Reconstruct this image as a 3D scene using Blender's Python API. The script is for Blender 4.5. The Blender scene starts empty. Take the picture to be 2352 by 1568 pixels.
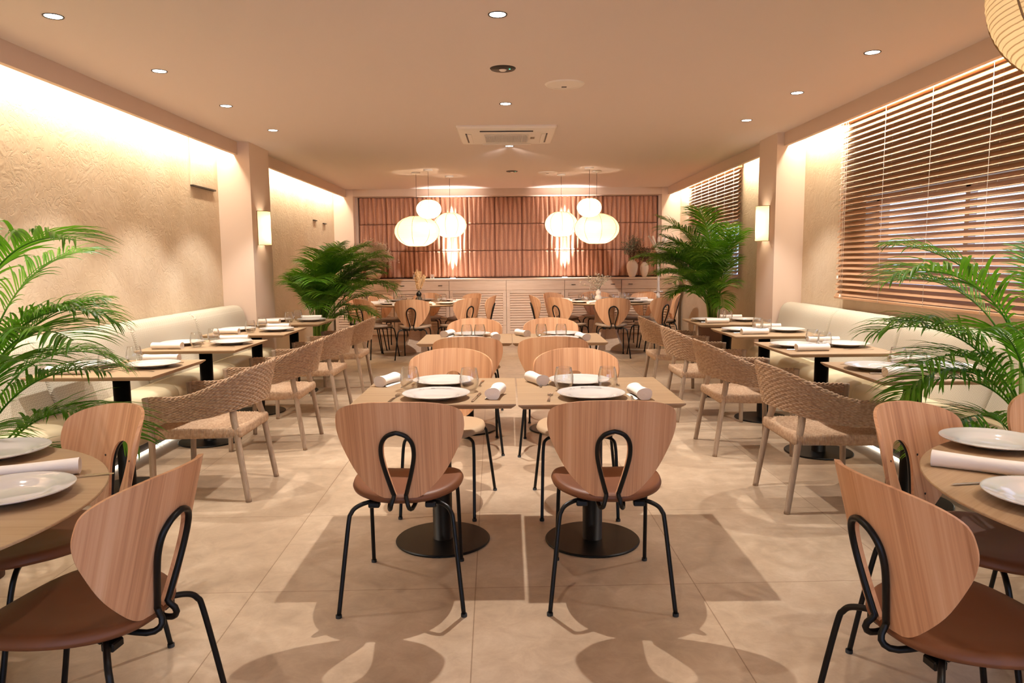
import bpy, math, random
from math import sin, cos, pi, radians as rad
from mathutils import Vector, Matrix
random.seed(7)
S = bpy.context.scene
COL = S.collection

# ------------------------------------------------------------------ camera
FPX = 1690.0
cam_d = bpy.data.cameras.new('camera'); cam = bpy.data.objects.new('camera', cam_d); COL.objects.link(cam)
cam_d.sensor_width = 36.0; cam_d.lens = FPX / 2352 * 36.0; cam_d.clip_start = 0.05; cam_d.clip_end = 200
P, Y, R = rad(6.23), rad(0.2), rad(0.5)
fwd = Vector((sin(Y)*cos(P), cos(Y)*cos(P), -sin(P)))
r0 = Vector((cos(Y), -sin(Y), 0)); u0 = r0.cross(fwd)
rt = r0*cos(R) - u0*sin(R); up = u0*cos(R) + r0*sin(R)
M = Matrix((rt, up, -fwd)).transposed().to_4x4(); M.translation = Vector((0, 0, 1.37))
cam.matrix_world = M
S.camera = cam

# ------------------------------------------------------------------ world and exposure
W = bpy.data.worlds.new('daylight'); S.world = W; W.use_nodes = True
bg = W.node_tree.nodes['Background']; bg.inputs[0].default_value = (0.50, 0.66, 1.0, 1); bg.inputs[1].default_value = 2.6
S.view_settings.view_transform = 'Standard'; S.view_settings.look = 'None'
S.view_settings.exposure = 0.76; S.view_settings.gamma = 1.0; S.view_settings.use_curve_mapping = False
S.cycles.max_bounces = 8; S.cycles.diffuse_bounces = 5; S.cycles.glossy_bounces = 3
S.cycles.transmission_bounces = 6; S.cycles.transparent_max_bounces = 12
S.cycles.caustics_reflective = False; S.cycles.caustics_refractive = False
S.cycles.sample_clamp_indirect = 3.0

WL, WR, CEIL, YB, YF = -3.02, 2.98, 2.62, 13.15, -3.6

def light(name, kind, loc, energy, color, rot=None, target=None, parent=None, **kw):
    d = bpy.data.lights.new(name, kind); d.energy = energy; d.color = color
    for k, v in kw.items(): setattr(d, k, v)
    o = bpy.data.objects.new(name, d); COL.objects.link(o); o.location = loc
    if target is not None: o.rotation_euler = (Vector(target) - Vector(loc)).to_track_quat('-Z', 'Y').to_euler()
    elif rot: o.rotation_euler = rot
    if parent: o.parent = parent
    return o
WARM = (1.0, 0.86, 0.66); WHITE = (1.0, 0.93, 0.86); AMBER = (1.0, 0.80, 0.55)
COVE = 27.0
for nm, x, tx, y0, y1 in (('left', -2.872, -3.02, -3.4, 7.78), ('left', -2.872, -3.02, 8.44, 12.85),
                          ('right', 2.832, 2.98, -3.4, 7.48), ('right', 2.832, 2.98, 8.04, 12.85)):
    L = y1 - y0
    light('cove_light_' + nm, 'AREA', (x, (y0+y1)/2, 2.555), COVE*L/4, WARM, target=(tx, (y0+y1)/2, 2.33),
          shape='RECTANGLE', size=L, size_y=0.03)
    o = COL.objects[-1]
    d = Vector((tx-x, 0, 2.33-2.555)).normalized()
    xa = Vector((0, 1, 0)); za = -d; ya = za.cross(xa)
    m = Matrix((xa, ya, za)).transposed().to_4x4(); m.translation = Vector((x, (y0+y1)/2, 2.555)); o.matrix_world = m

# ------------------------------------------------------------------ mesh builder
class MB:
    def __init__(s): s.v = []; s.f = []; s.sm = []
    def add(s, v, f, smooth=False):
        n = len(s.v); s.v += [tuple(p) for p in v]
        s.f += [tuple(i+n for i in q) for q in f]; s.sm += [smooth]*len(f); return s
    def box(s, x0, x1, y0, y1, z0, z1, b=0.0):
        if b <= 0:
            v = [(x, y, z) for z in (z0, z1) for y in (y0, y1) for x in (x0, x1)]
            return s.add(v, [(0,2,3,1),(4,5,7,6),(0,1,5,4),(2,6,7,3),(0,4,6,2),(1,3,7,5)])
        # chamfered box
        v = []; X = (x0, x1); Yy = (y0, y1); Z = (z0, z1)
        def c(i, j, k, ax):
            dx = b*(1 if i == 0 else -1); dy = b*(1 if j == 0 else -1); dz = b*(1 if k == 0 else -1)
            return (X[i]+(dx if ax != 0 else 0), Yy[j]+(dy if ax != 1 else 0), Z[k]+(dz if ax != 2 else 0))
        idx = {}
        for i in (0, 1):
            for j in (0, 1):
                for k in (0, 1):
                    for ax in (0, 1, 2): idx[i, j, k, ax] = len(v); v.append(c(i, j, k, ax))
        f = []
        for i in (0, 1): f.append([idx[i,0,0,0], idx[i,1,0,0], idx[i,1,1,0], idx[i,0,1,0]])
        for j in (0, 1): f.append([idx[0,j,0,1], idx[1,j,0,1], idx[1,j,1,1], idx[0,j,1,1]])
        for k in (0, 1): f.append([idx[0,0,k,2], idx[1,0,k,2], idx[1,1,k,2], idx[0,1,k,2]])
        for i in (0, 1):
            for j in (0, 1): f.append([idx[i,j,0,0], idx[i,j,0,1], idx[i,j,1,1], idx[i,j,1,0]])
            for k in (0, 1): f.append([idx[i,0,k,0], idx[i,0,k,2], idx[i,1,k,2], idx[i,1,k,0]])
        for j in (0, 1):
            for k in (0, 1): f.append([idx[0,j,k,1], idx[0,j,k,2], idx[1,j,k,2], idx[1,j,k,1]])
        for i in (0, 1):
            for j in (0, 1):
                for k in (0, 1): f.append([idx[i,j,k,0], idx[i,j,k,1], idx[i,j,k,2]])
        cx = Vector(((x0+x1)/2, (y0+y1)/2, (z0+z1)/2)); g = []
        for q in f:
            p = [Vector(v[t]) for t in q]; n = (p[1]-p[0]).cross(p[2]-p[0]); m = sum(p, Vector())/len(p)
            g.append(q if n.dot(m-cx) > 0 else q[::-1])
        return s.add(v, g)
    def lathe(s, prof, n=32, c=(0, 0, 0), smooth=True, a0=0, a1=2*pi, sx=1, sy=1):
        full = abs(a1-a0-2*pi) < 1e-6; m = n if full else n+1; v = []; f = []
        for r, z in prof:
            for i in range(m):
                a = a0+(a1-a0)*i/n; v.append((c[0]+r*cos(a)*sx, c[1]+r*sin(a)*sy, c[2]+z))
        for k in range(len(prof)-1):
            for i in range(n):
                j = (i+1) % m
                f.append((k*m+i, k*m+j, (k+1)*m+j, (k+1)*m+i))
        return s.add(v, f, smooth)
    def cyl(s, r, z0, z1, n=32, c=(0, 0), r2=None, b=0.0):
        r2 = r if r2 is None else r2
        pr = [(0, z0), (r-b, z0)] + ([(r, z0+b)] if b else []) + ([(r2, z1-b)] if b else [(r2, z1)]) + ([(r2-b, z1)] if b else []) + [(0, z1)]
        if not b: pr = [(0, z0), (r, z0), (r, z0), (r2, z1), (r2, z1), (0, z1)]
        v0 = len(s.f); s.lathe(pr, n, (c[0], c[1], 0)); return s
    def tube(s, pts, r, n=10, closed=False, caps=True, flat=1.0):
        P_ = [Vector(p) for p in pts]; N = len(P_); v = []; f = []
        rr = r if isinstance(r, (list, tuple)) else [r]*N
        t0 = (P_[1]-P_[0]).normalized(); ref = Vector((0, 0, 1)) if abs(t0.z) < .9 else Vector((1, 0, 0))
        nrm = t0.cross(ref).normalized()
        for i in range(N):
            a = P_[(i-1) % N] if (i > 0 or closed) else P_[0]; b = P_[(i+1) % N] if (i < N-1 or closed) else P_[-1]
            t = (b-a).normalized(); nrm = (nrm - t*nrm.dot(t)).normalized(); bn = t.cross(nrm)
            for k in range(n):
                q = 2*pi*k/n; v.append(P_[i] + (nrm*cos(q)+bn*sin(q)*flat)*rr[i])
        R_ = N if closed else N-1
        for i in range(R_):
            for k in range(n):
                a, b = i*n+k, i*n+(k+1) % n; c_, d = ((i+1) % N)*n+(k+1) % n, ((i+1) % N)*n+k
                f.append((a, b, c_, d))
        if caps and not closed: f += [tuple(range(n-1, -1, -1)), tuple((N-1)*n+k for k in range(n))]
        return s.add(v, f, True)
    def grid(s, fn, nu, nv, cu=False, cv=False, smooth=True):
        v = [fn(i/nu, j/nv) for j in range(nv+(0 if cv else 1)) for i in range(nu+(0 if cu else 1))]
        wu = nu+(0 if cu else 1); hv = nv+(0 if cv else 1); f = []
        for j in range(nv):
            for i in range(nu):
                a, b = j*wu+i, j*wu+(i+1) % wu; c_, d = ((j+1) % hv)*wu+(i+1) % wu, ((j+1) % hv)*wu+i
                f.append((a, b, c_, d))
        return s.add(v, f, smooth)
    def solid(s, outline, z0, z1, b=0.0):      # extruded polygon in xy
        n = len(outline); v = [(x, y, z0) for x, y in outline]+[(x, y, z1) for x, y in outline]
        return s.add(v, [tuple(range(n-1, -1, -1)), tuple(range(n, 2*n))]+[(i, (i+1) % n, n+(i+1) % n, n+i) for i in range(n)])
    def xf(s, m):
        s.v = [tuple(m @ Vector(p)) for p in s.v]; return s
    def build(s, name, mat, parent=None, label=None, mesh_only=False, auto=None):
        me = bpy.data.meshes.new(name); me.from_pydata(s.v, [], s.f); me.materials.append(mat)
        me.polygons.foreach_set('use_smooth', s.sm); me.validate(); me.update()
        if auto is not None:
            me.polygons.foreach_set('use_smooth', [True]*len(me.polygons)); me.set_sharp_from_angle(angle=rad(auto))
        if mesh_only: return me
        o = bpy.data.objects.new(name, me); COL.objects.link(o)
        if parent is not None: o.parent = parent
        if label: o['label'] = label
        return o
def thing(name, label, cat, loc=(0, 0, 0), rz=0, group=None):
    o = bpy.data.objects.new(name, None); COL.objects.link(o); o.location = loc; o.rotation_euler = (0, 0, rz)
    o.empty_display_size = .1; o['label'] = label; o['category'] = cat
    if group: o['group'] = group
    return o
def tag(o, label, cat, group=None, kind=None):
    if label: o['label'] = label
    if cat: o['category'] = cat
    if group: o['group'] = group
    if kind: o['kind'] = kind
    return o
def struct(o, label=None):
    o['kind'] = 'structure'
    if label: o['label'] = label
    return o
def dup(root, loc, rz, label, group=None, scale=None):
    r = root.copy(); COL.objects.link(r); r.location = loc; r.rotation_euler = (0, 0, rz); r['label'] = label
    if group: r['group'] = group
    if scale: r.scale = scale
    for ch in list(root.children):
        c = ch.copy(); COL.objects.link(c); c.parent = r
        for g in list(ch.children):
            d = g.copy(); COL.objects.link(d); d.parent = c
    return r
class Kind:                                   # first use moves the original, later uses copy it
    def __init__(s, make): s.make = make; s.root = None
    def put(s, loc, rz, label, group=None, scale=None):
        if s.root is None:
            s.root = s.make(); r = s.root; r.location = loc; r.rotation_euler = (0, 0, rz); r['label'] = label
            if group: r['group'] = group
            if scale: r.scale = scale
            return r
        return dup(s.root, loc, rz, label, group, scale or (1, 1, 1))

# ------------------------------------------------------------------ materials
def sr(h):
    h = h.lstrip('#'); c = [int(h[i:i+2], 16)/255 for i in (0, 2, 4)]
    return tuple(x/12.92 if x <= .04045 else ((x+.055)/1.055)**2.4 for x in c)+(1,)
def mat(name, color, rough=.6, metal=0, spec=.5, **kw):
    m = bpy.data.materials.new(name); m.use_nodes = True; b = m.node_tree.nodes['Principled BSDF']
    c = sr(color) if isinstance(color, str) else color
    b.inputs['Base Color'].default_value = c; b.inputs['Roughness'].default_value = rough
    b.inputs['Metallic'].default_value = metal; b.inputs['Specular IOR Level'].default_value = spec
    for k, v in kw.items(): b.inputs[k].default_value = v
    return m
def nn(m, t, **kw):
    n = m.node_tree.nodes.new(t)
    for k, v in kw.items():
        if k in n.inputs: n.inputs[k].default_value = v
        else: setattr(n, k, v)
    return n
def lk(m, a, b): m.node_tree.links.new(a, b)
def B(m): return m.node_tree.nodes['Principled BSDF']
def coords(m, scale=(1, 1, 1), rot=(0, 0, 0), vary=True):
    tc = nn(m, 'ShaderNodeTexCoord'); mp = nn(m, 'ShaderNodeMapping'); mp.inputs['Scale'].default_value = scale
    mp.inputs['Rotation'].default_value = rot
    lk(m, tc.outputs['Object'], mp.inputs['Vector'])
    if vary:
        oi = nn(m, 'ShaderNodeObjectInfo'); mul = nn(m, 'ShaderNodeMath', operation='MULTIPLY'); mul.inputs[1].default_value = 37.0
        lk(m, oi.outputs['Random'], mul.inputs[0])
        cb = nn(m, 'ShaderNodeCombineXYZ')
        for k in range(3): lk(m, mul.outputs[0], cb.inputs[k])
        lk(m, cb.outputs[0], mp.inputs['Location'])
    return mp.outputs[0]
def ramp(m, fac, stops):
    r = nn(m, 'ShaderNodeValToRGB'); e = r.color_ramp.elements
    e[0].position = stops[0][0]; e[0].color = sr(stops[0][1]); e[1].position = stops[-1][0]; e[1].color = sr(stops[-1][1])
    for p, c in stops[1:-1]: q = e.new(p); q.color = sr(c)
    lk(m, fac, r.inputs[0]); return r.outputs[0]
def noise(m, vec, scale, detail=4, rough=.55, dist=0.0):
    n = nn(m, 'ShaderNodeTexNoise', Scale=scale, Detail=detail, Roughness=rough, Distortion=dist); lk(m, vec, n.inputs['Vector']); return n.outputs[0]
def bump(m, h, strength=.3, dist=.01):
    b = nn(m, 'ShaderNodeBump', Strength=strength, Distance=dist); lk(m, h, b.inputs['Height']); lk(m, b.outputs[0], B(m).inputs['Normal'])
def wood(name, c0, c1, c2, scale=(14, 14, 1.1), rough=.5, cathedral=True):
    m = mat(name, c1, rough, spec=.35)
    v = coords(m, scale)
    n1 = noise(m, v, 2.2, 6, .6, .25)
    v2 = coords(m, tuple(s*(6 if s > 5 else 3.5) for s in scale)); n2 = noise(m, v2, 2.0, 3, .6)
    mx = nn(m, 'ShaderNodeMix', data_type='FLOAT'); mx.inputs[0].default_value = .35
    lk(m, n1, mx.inputs[2]); lk(m, n2, mx.inputs[3])
    col = ramp(m, mx.outputs[0], [(.30, c0), (.48, c1), (.68, c2)])
    lk(m, col, B(m).inputs['Base Color']); bump(m, mx.outputs[0], .12, .002)
    return m
OAK = wood('oak_veneer', '#a6734f', '#d19d74', '#e2b68e', (15, .4, .22), .46)
OAK_TOP = wood('oak_tabletop', '#987d5f', '#a88c6c', '#b29878', (.6, 18, 18), .42)
OAK_CAB = wood('limed_oak_cabinet', '#c9a98c', '#d6b99f', '#dfc5ae', (1.2, 20, 20), .55)
TEAK = wood('weathered_teak', '#85705c', '#a08a74', '#b49f88', (26, 26, 2.0), .7)
SLAT = mat('blind_slat_wood', '#b58a66', .45, spec=.5)
BLACK = mat('black_powder_coat', '#0d0c0b', .38, spec=.3)
b_ = noise(BLACK, coords(BLACK, vary=False), 900, 2); bump(BLACK, b_, .12, .001)
RUBBER = mat('black_rubber', '#0e0d0d', .7)
LEATHER = mat('brown_leatherette', '#74462a', .5, spec=.4); bump(LEATHER, noise(LEATHER, coords(LEATHER), 420, 3), .12, .001)
LEATHER2 = mat('taupe_leatherette', '#8f7a68', .55, spec=.35)
LEATHER3 = mat('sand_leatherette', '#c4a887', .55, spec=.35)
CREAM = mat('cream_leatherette', '#cdbf9f', .45, spec=.35); bump(CREAM, noise(CREAM, coords(CREAM), 300, 3), .08, .001)
PLATE = mat('white_glazed_porcelain', '#d0cac3', .07, spec=.6)
LINEN = mat('white_napkin_cloth', '#f1e8dd', .9, spec=.1); bump(LINEN, noise(LINEN, coords(LINEN), 260, 3), .2, .001)
STEEL = mat('polished_steel', '#c9c2b8', .18, 1.0)
INK = mat('black_rim_print', '#262322', .5)
WHITEP = mat('white_enamel', '#e9e0d6', .45)
DARK = mat('dark_bronze', '#2c211a', .45, .3)
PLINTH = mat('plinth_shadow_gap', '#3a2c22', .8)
GYPS = mat('dried_gypsophila', '#cfc0a8', .9, spec=.1)
EUCA = mat('dried_eucalyptus', '#76775f', .85, spec=.1)
EUCB = mat('dried_eucalyptus_brown', '#6d5a48', .85, spec=.1)
PAMPAS = mat('pampas_plume', '#e3c193', .95, spec=.05)
STEM = mat('palm_stem', '#6d8a2c', .5)
SOIL = mat('soil', '#2c2018', .95)
CERAM = mat('chalky_ceramic', '#cbb59c', .9, spec=.15)
n_ = noise(CERAM, coords(CERAM), 9, 5, .65); lk(CERAM, ramp(CERAM, n_, [(.34, '#9c8468'), (.5, '#c7b197'), (.7, '#dccab3')]), B(CERAM).inputs['Base Color']); bump(CERAM, n_, .4, .01)
CERAM2 = mat('white_matt_ceramic', '#dfd0bf', .85, spec=.15)
POT = mat('stone_planter', '#8c7a69', .85); POT2 = mat('brown_planter', '#5a3d2b', .7)
# leaves
LEAF = mat('palm_leaf', '#3f6d1c', .38, spec=.4)
oi = nn(LEAF, 'ShaderNodeObjectInfo'); n_ = noise(LEAF, coords(LEAF), 3.0, 2)
lk(LEAF, ramp(LEAF, n_, [(.3, '#356418'), (.5, '#508a24'), (.72, '#84b03a')]), B(LEAF).inputs['Base Color'])
def translucent_mix(m, col, fac):
    t = nn(m, 'ShaderNodeBsdfTranslucent'); t.inputs[0].default_value = sr(col); mx = nn(m, 'ShaderNodeMixShader'); mx.inputs[0].default_value = fac
    out = m.node_tree.nodes['Material Output']
    lk(m, B(m).outputs[0], mx.inputs[1]); lk(m, t.outputs[0], mx.inputs[2]); lk(m, mx.outputs[0], out.inputs[0])
translucent_mix(LEAF, '#6aa51e', .35)
# thin glass
GLASS = bpy.data.materials.new('clear_glass'); GLASS.use_nodes = True; nt = GLASS.node_tree; nt.nodes.clear()
o_ = nn(GLASS, 'ShaderNodeOutputMaterial'); tr = nn(GLASS, 'ShaderNodeBsdfTransparent'); tr.inputs[0].default_value = (.975, .975, .97, 1)
gl = nn(GLASS, 'ShaderNodeBsdfGlossy'); gl.inputs['Roughness'].default_value = .02; lw_ = nn(GLASS, 'ShaderNodeLayerWeight'); fr = nn(GLASS, 'ShaderNodeMapRange'); fr.inputs[1].default_value = .25; fr.inputs[3].default_value = .06; fr.inputs[4].default_value = .75; lk(GLASS, lw_.outputs['Facing'], fr.inputs[0])
mx = nn(GLASS, 'ShaderNodeMixShader'); lk(GLASS, fr.outputs[0], mx.inputs[0]); lk(GLASS, tr.outputs[0], mx.inputs[1]); lk(GLASS, gl.outputs[0], mx.inputs[2]); lk(GLASS, mx.outputs[0], o_.inputs[0])
# lit paper / fabric
def paper(name, col, tcol, tfac=.7, rings=None):
    m = mat(name, col, .9, spec=.05)
    translucent_mix(m, tcol, tfac)
    if rings:
        tc = nn(m, 'ShaderNodeTexCoord'); wv = nn(m, 'ShaderNodeTexWave', wave_type='BANDS', bands_direction='Z'); wv.inputs['Scale'].default_value = rings
        lk(m, tc.outputs['Object'], wv.inputs['Vector']); wv.inputs['Distortion'].default_value = .4
        t = [n for n in m.node_tree.nodes if n.type == 'BSDF_TRANSLUCENT'][0]
        lk(m, ramp(m, wv.outputs[0], [(0.0, '#8d7350'), (.22, tcol), (1, tcol)]), t.inputs[0])
    return m
PAPER = paper('lantern_paper', '#e2d6c0', '#cdb998', .6, rings=24)
SHADE = paper('sconce_shade', '#efdcc0', '#f6d9a8', .7)
RIB = mat('lantern_rib', '#8d7150', .8)
def emit(name, col, s):
    m = bpy.data.materials.new(name); m.use_nodes = True; nt = m.node_tree; nt.nodes.clear()
    o = nn(m, 'ShaderNodeOutputMaterial'); e = nn(m, 'ShaderNodeEmission'); e.inputs[0].default_value = tuple(col)+(1,); e.inputs[1].default_value = s
    lk(m, e.outputs[0], o.inputs[0]); return m
LAMP = emit('lit_lamp', (1, .95, .88), 14); GREEN = emit('green_indicator', (.1, 1, .45), 3); LED = emit('led_strip_glow', (1, .9, .75), 3.0)
# plaster walls and paint
def plaster(name, c0, c1, c2, strength=.5):
    m = mat(name, c1, .85, spec=.15)
    v = coords(m, vary=False); n1 = noise(m, v, 1.6, 5, .6); lk(m, ramp(m, n1, [(.35, c0), (.5, c1), (.66, c2)]), B(m).inputs['Base Color'])
    n2 = noise(m, v, 7.0, 2, .5, 3.0); vo = nn(m, 'ShaderNodeTexVoronoi', feature='DISTANCE_TO_EDGE'); vo.inputs['Scale'].default_value = 4.2
    mp = nn(m, 'ShaderNodeVectorMath', operation='ADD'); nz = nn(m, 'ShaderNodeTexNoise', Scale=5.0, Detail=3.0); lk(m, v, nz.inputs['Vector'])
    lk(m, v, mp.inputs[0]); lk(m, nz.outputs[1], mp.inputs[1]); lk(m, mp.outputs[0], vo.inputs['Vector'])
    mr = nn(m, 'ShaderNodeMapRange'); mr.inputs[1].default_value = 0; mr.inputs[2].default_value = .035; lk(m, vo.outputs[0], mr.inputs[0])
    ad = nn(m, 'ShaderNodeMath', operation='MULTIPLY_ADD'); ad.inputs[1].default_value = .35; lk(m, mr.outputs[0], ad.inputs[0]); lk(m, n2, ad.inputs[2])
    bump(m, ad.outputs[0], strength, .012); return m
PLASTER = plaster('trowelled_plaster', '#c5b094', '#ccb89d', '#d3c1a8', .35)
PAINT = mat('warm_beige_paint', '#d2bcab', .8, spec=.2); bump(PAINT, noise(PAINT, coords(PAINT, vary=False), 60, 4), .05, .002)
CEILM = mat('ceiling_paint', '#dccdc5', .75, spec=.2); bump(CEILM, noise(CEILM, coords(CEILM, vary=False), 3, 4), .06, .01)
COLM = mat('pilaster_paint', '#dcc6b4', .8, spec=.2)
# floor tiles
FLOOR = mat('stone_effect_tiles', '#c3ab90', .33, spec=.45)
v = coords(FLOOR, rot=(0, 0, rad(-1.2)), vary=False)
n1 = noise(FLOOR, v, 1.5, 6, .62); n2 = noise(FLOOR, v, 9, 7, .7, .5)
mx = nn(FLOOR, 'ShaderNodeMix', data_type='FLOAT'); mx.inputs[0].default_value = .45; lk(FLOOR, n1, mx.inputs[2]); lk(FLOOR, n2, mx.inputs[3])
colr = ramp(FLOOR, mx.outputs[0], [(.34, '#a08a72'), (.5, '#b69f85'), (.62, '#c8b298')])
br = nn(FLOOR, 'ShaderNodeTexBrick'); br.offset = 0; br.squash = 1
br.inputs['Scale'].default_value = 1.0; br.inputs['Brick Width'].default_value = .93; br.inputs['Row Height'].default_value = .93
br.inputs['Mortar Size'].default_value = .0022; br.inputs['Mortar Smooth'].default_value = .1; br.inputs['Bias'].default_value = 0
br.inputs['Color1'].default_value = (1, 1, 1, 1); br.inputs['Color2'].default_value = (.93, .92, .91, 1); br.inputs['Mortar'].default_value = (.55, .48, .42, 1)
vm = nn(FLOOR, 'ShaderNodeVectorMath', operation='ADD'); vm.inputs[1].default_value = (.09+.93*10, -2.98+.93*10, 0); lk(FLOOR, v, vm.inputs[0]); lk(FLOOR, vm.outputs[0], br.inputs['Vector'])
mm = nn(FLOOR, 'ShaderNodeMix', data_type='RGBA', blend_type='MULTIPLY'); mm.inputs[0].default_value = 1
lk(FLOOR, colr, mm.inputs[6]); lk(FLOOR, br.outputs[0], mm.inputs[7]); lk(FLOOR, mm.outputs[2], B(FLOOR).inputs['Base Color'])
bump(FLOOR, n2, .08, .003)
# herringbone fabric
FABRIC = mat('herringbone_fabric', '#cbbfa6', .9, spec=.1)
tc = nn(FABRIC, 'ShaderNodeTexCoord'); sp = nn(FABRIC, 'ShaderNodeSeparateXYZ'); lk(FABRIC, tc.outputs['Object'], sp.inputs[0])
def mth(m, op, a, b=None, c=None):
    n = nn(m, 'ShaderNodeMath', operation=op)
    for i, q in enumerate((a, b, c)):
        if q is None: continue
        if isinstance(q, (int, float)): n.inputs[i].default_value = q
        else: lk(m, q, n.inputs[i])
    return n.outputs[0]
zz = mth(FABRIC, 'PINGPONG', sp.outputs[1], .018)
st = mth(FABRIC, 'ADD', mth(FABRIC, 'ADD', sp.outputs[2], zz), sp.outputs[0])
st = mth(FABRIC, 'GREATER_THAN', mth(FABRIC, 'FRACT', mth(FABRIC, 'MULTIPLY', st, 95)), .5)
lk(FABRIC, ramp(FABRIC, st, [(0, '#a59c89'), (1, '#d2c9b6')]), B(FABRIC).inputs['Base Color']); bump(FABRIC, st, .3, .002)
# rattan
RATTAN = mat('woven_rattan', '#a98a6c', .75, spec=.25)
n_ = noise(RATTAN, coords(RATTAN, (60, 60, 60)), 1.0, 3); lk(RATTAN, ramp(RATTAN, n_, [(.3, '#a5866a'), (.5, '#b8997b'), (.7, '#c5a98b')]), B(RATTAN).inputs['Base Color'])
FELT = mat('terracotta_felt', '#b88a72', .95, spec=.05)
n_ = noise(FELT, coords(FELT, vary=False), 160, 3); lk(FELT, ramp(FELT, n_, [(.35, '#aa7c66'), (.65, '#c79a82')]), B(FELT).inputs['Base Color'])
FELT_GAP = mat('panel_gap', '#5a3526', .95)

# ------------------------------------------------------------------ room shell
struct(MB().box(WL-.3, WR+.3, YF-.3, YB+.3, -.12, 0).build('floor', FLOOR))
struct(MB().box(WL-.3, WR+.3, YF-.3, YB+.3, CEIL, CEIL+.12).build('ceiling', CEILM))
struct(MB().box(WL-.2, WL, YF-.2, YB+.2, 0, CEIL).build('wall_left', PLASTER))
# right wall with openings behind the two blinds and a glazed front near the camera
wr = MB()
opens = [(-2.6, .2, .3, 2.3), (1.3, 6.2, 1.10, 1.88), (9.6, 12.0, 1.10, 1.88)]
yprev = YF-.2
for y0, y1, z0, z1 in opens:
    wr.box(WR, WR+.2, yprev, y0, 0, CEIL); wr.box(WR, WR+.2, y0, y1, 0, z0); wr.box(WR, WR+.2, y0, y1, z1, CEIL); yprev = y1
wr.box(WR, WR+.2, yprev, YB+.2, 0, CEIL)
struct(wr.build('wall_right', PLASTER))
struct(MB().box(WL, WR, YB, YB+.2, 0, CEIL).build('wall_back', PAINT))
wf = MB().box(WL, -2.2, YF-.2, YF, 0, CEIL).box(2.2, WR, YF-.2, YF, 0, CEIL).box(-2.2, 2.2, YF-.2, YF, 2.35, CEIL).box(-2.2, 2.2, YF-.2, YF, 0, .08)
struct(wf.build('wall_front', PAINT))
sf = MB().box(-2.2, 2.2, YF-.14, YF-.08, .08, .14).box(-2.2, 2.2, YF-.14, YF-.08, 2.29, 2.35)
for xx in (-2.17, -1.1, 0, 1.1, 2.17): sf.box(xx-.03, xx+.03, YF-.14, YF-.08, .08, 2.35)
w = struct(sf.build('window_4', DARK)); MB().box(-2.17, 2.17, YF-.115, YF-.108, .14, 2.29).build('window_pane', GLASS, w)
for i, (y0, y1, z0, z1) in enumerate(opens):
    f = MB(); x0, x1 = WR+.09, WR+.14
    f.box(x0, x1, y0, y0+.05, z0, z1); f.box(x0, x1, y1-.05, y1, z0, z1); f.box(x0, x1, y0, y1, z0, z0+.05); f.box(x0, x1, y0, y1, z1-.05, z1)
    n = max(2, round((y1-y0)/1.4))
    for k in range(1, n): yy = y0+(y1-y0)*k/n; f.box(x0, x1, yy-.025, yy+.025, z0, z1)
    w = struct(f.build('window_%d' % (i+1), PAINT)); MB().box(WR+.11, WR+.116, y0+.05, y1-.05, z0+.05, z1-.05).build('window_pane', GLASS, w)
# cove beams with their LED strips
for side, x0, x1, ya, yb, i in (('left', -2.84, -2.80, YF, 7.8, 1), ('left', -2.84, -2.80, 8.42, 12.9, 2), ('right', 2.76, 2.80, YF, 7.5, 3), ('right', 2.76, 2.80, 8.02, 12.9, 4)):
    b = struct(MB().box(x0, x1, ya, yb, 2.49, CEIL).build('trim_%d' % i, PAINT))
    xx = x0-.012 if side == 'left' else x1+.002
    MB().box(xx, xx+.01, ya+.05, yb-.05, 2.562, 2.574).build('led_strip', LED, b)
# columns
struct(MB().box(WL, -2.68, 7.8, 8.42, 0, CEIL).build('wall_left_pilaster', COLM))
struct(MB().box(2.69, WR, 7.5, 8.02, 0, CEIL).build('wall_right_pilaster', COLM))
struct(MB().box(WL, -2.68, 12.9, YB, 0, CEIL).build('wall_left_corner_pilaster', COLM))
struct(MB().box(2.66, WR, 12.9, YB, 0, CEIL).build('wall_right_corner_pilaster', COLM))
struct(MB().box(-2.68, 2.66, 12.9, YB, 2.50, CEIL).build('trim_5', PAINT))

# ribbed felt panels on the back wall: 3 rows of 11, one cladding
clad = MB(); NX, NZ = 11, 3; x0, x1, z0, z1 = -2.63, 2.63, 1.09, 2.495
pw, ph = (x1-x0)/NX, (z1-z0)/NZ
def pan(ix, iz):
    nr = 6
    def fn(u, v):
        v = (0, .008, .5, .992, 1)[0] if v <= 0 else 1 if v >= 1 else .008+.984*(v-1/18)/(16/18)
        zt = iz+v
        t = u*nr; k = int(min(t, nr-1e-6)); 
        # wandering ridge borders: every border leans the opposite way to its neighbour
        def bd(j): 
            if j <= 0 or j >= nr: return j
            return j + (.19 if (j % 2) else -.19)*cos(pi*(zt-.15)/1.0)
        # locate ridge
        q = u*nr; j = 0
        for jj in range(nr):
            if q >= bd(jj): j = jj
        a, b = bd(j), bd(j+1); s = (q-a)/max(b-a, .05); h = max(0.0, sin(pi*min(max(s, 0), 1)))**.9
        ed = min(1, min(u, 1-u)*40, min(v, 1-v)*130)
        return (x0+(ix+u)*pw+(.002 if u < .5 else -.002), YB-.012-.052*h*ed-.008*ed, z0+(iz+v)*ph+(.003 if v < .5 else -.003))
    clad.grid(fn, 60, 18)
for iz in range(NZ):
    for ix in range(NX): pan(ix, iz)
c = struct(clad.build('wall_back_cladding', FELT), 'terracotta ribbed wall cladding of square panels behind the sideboard')
fr_ = MB(); fr_.box(-2.68, -2.635, YB-.09, YB, 1.07, 2.5); fr_.box(2.635, 2.66, YB-.09, YB, 1.07, 2.5); fr_.box(-2.635, 2.635, YB-.10, YB, 2.495, 2.505)
struct(fr_.build('trim_6', PAINT))
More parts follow.
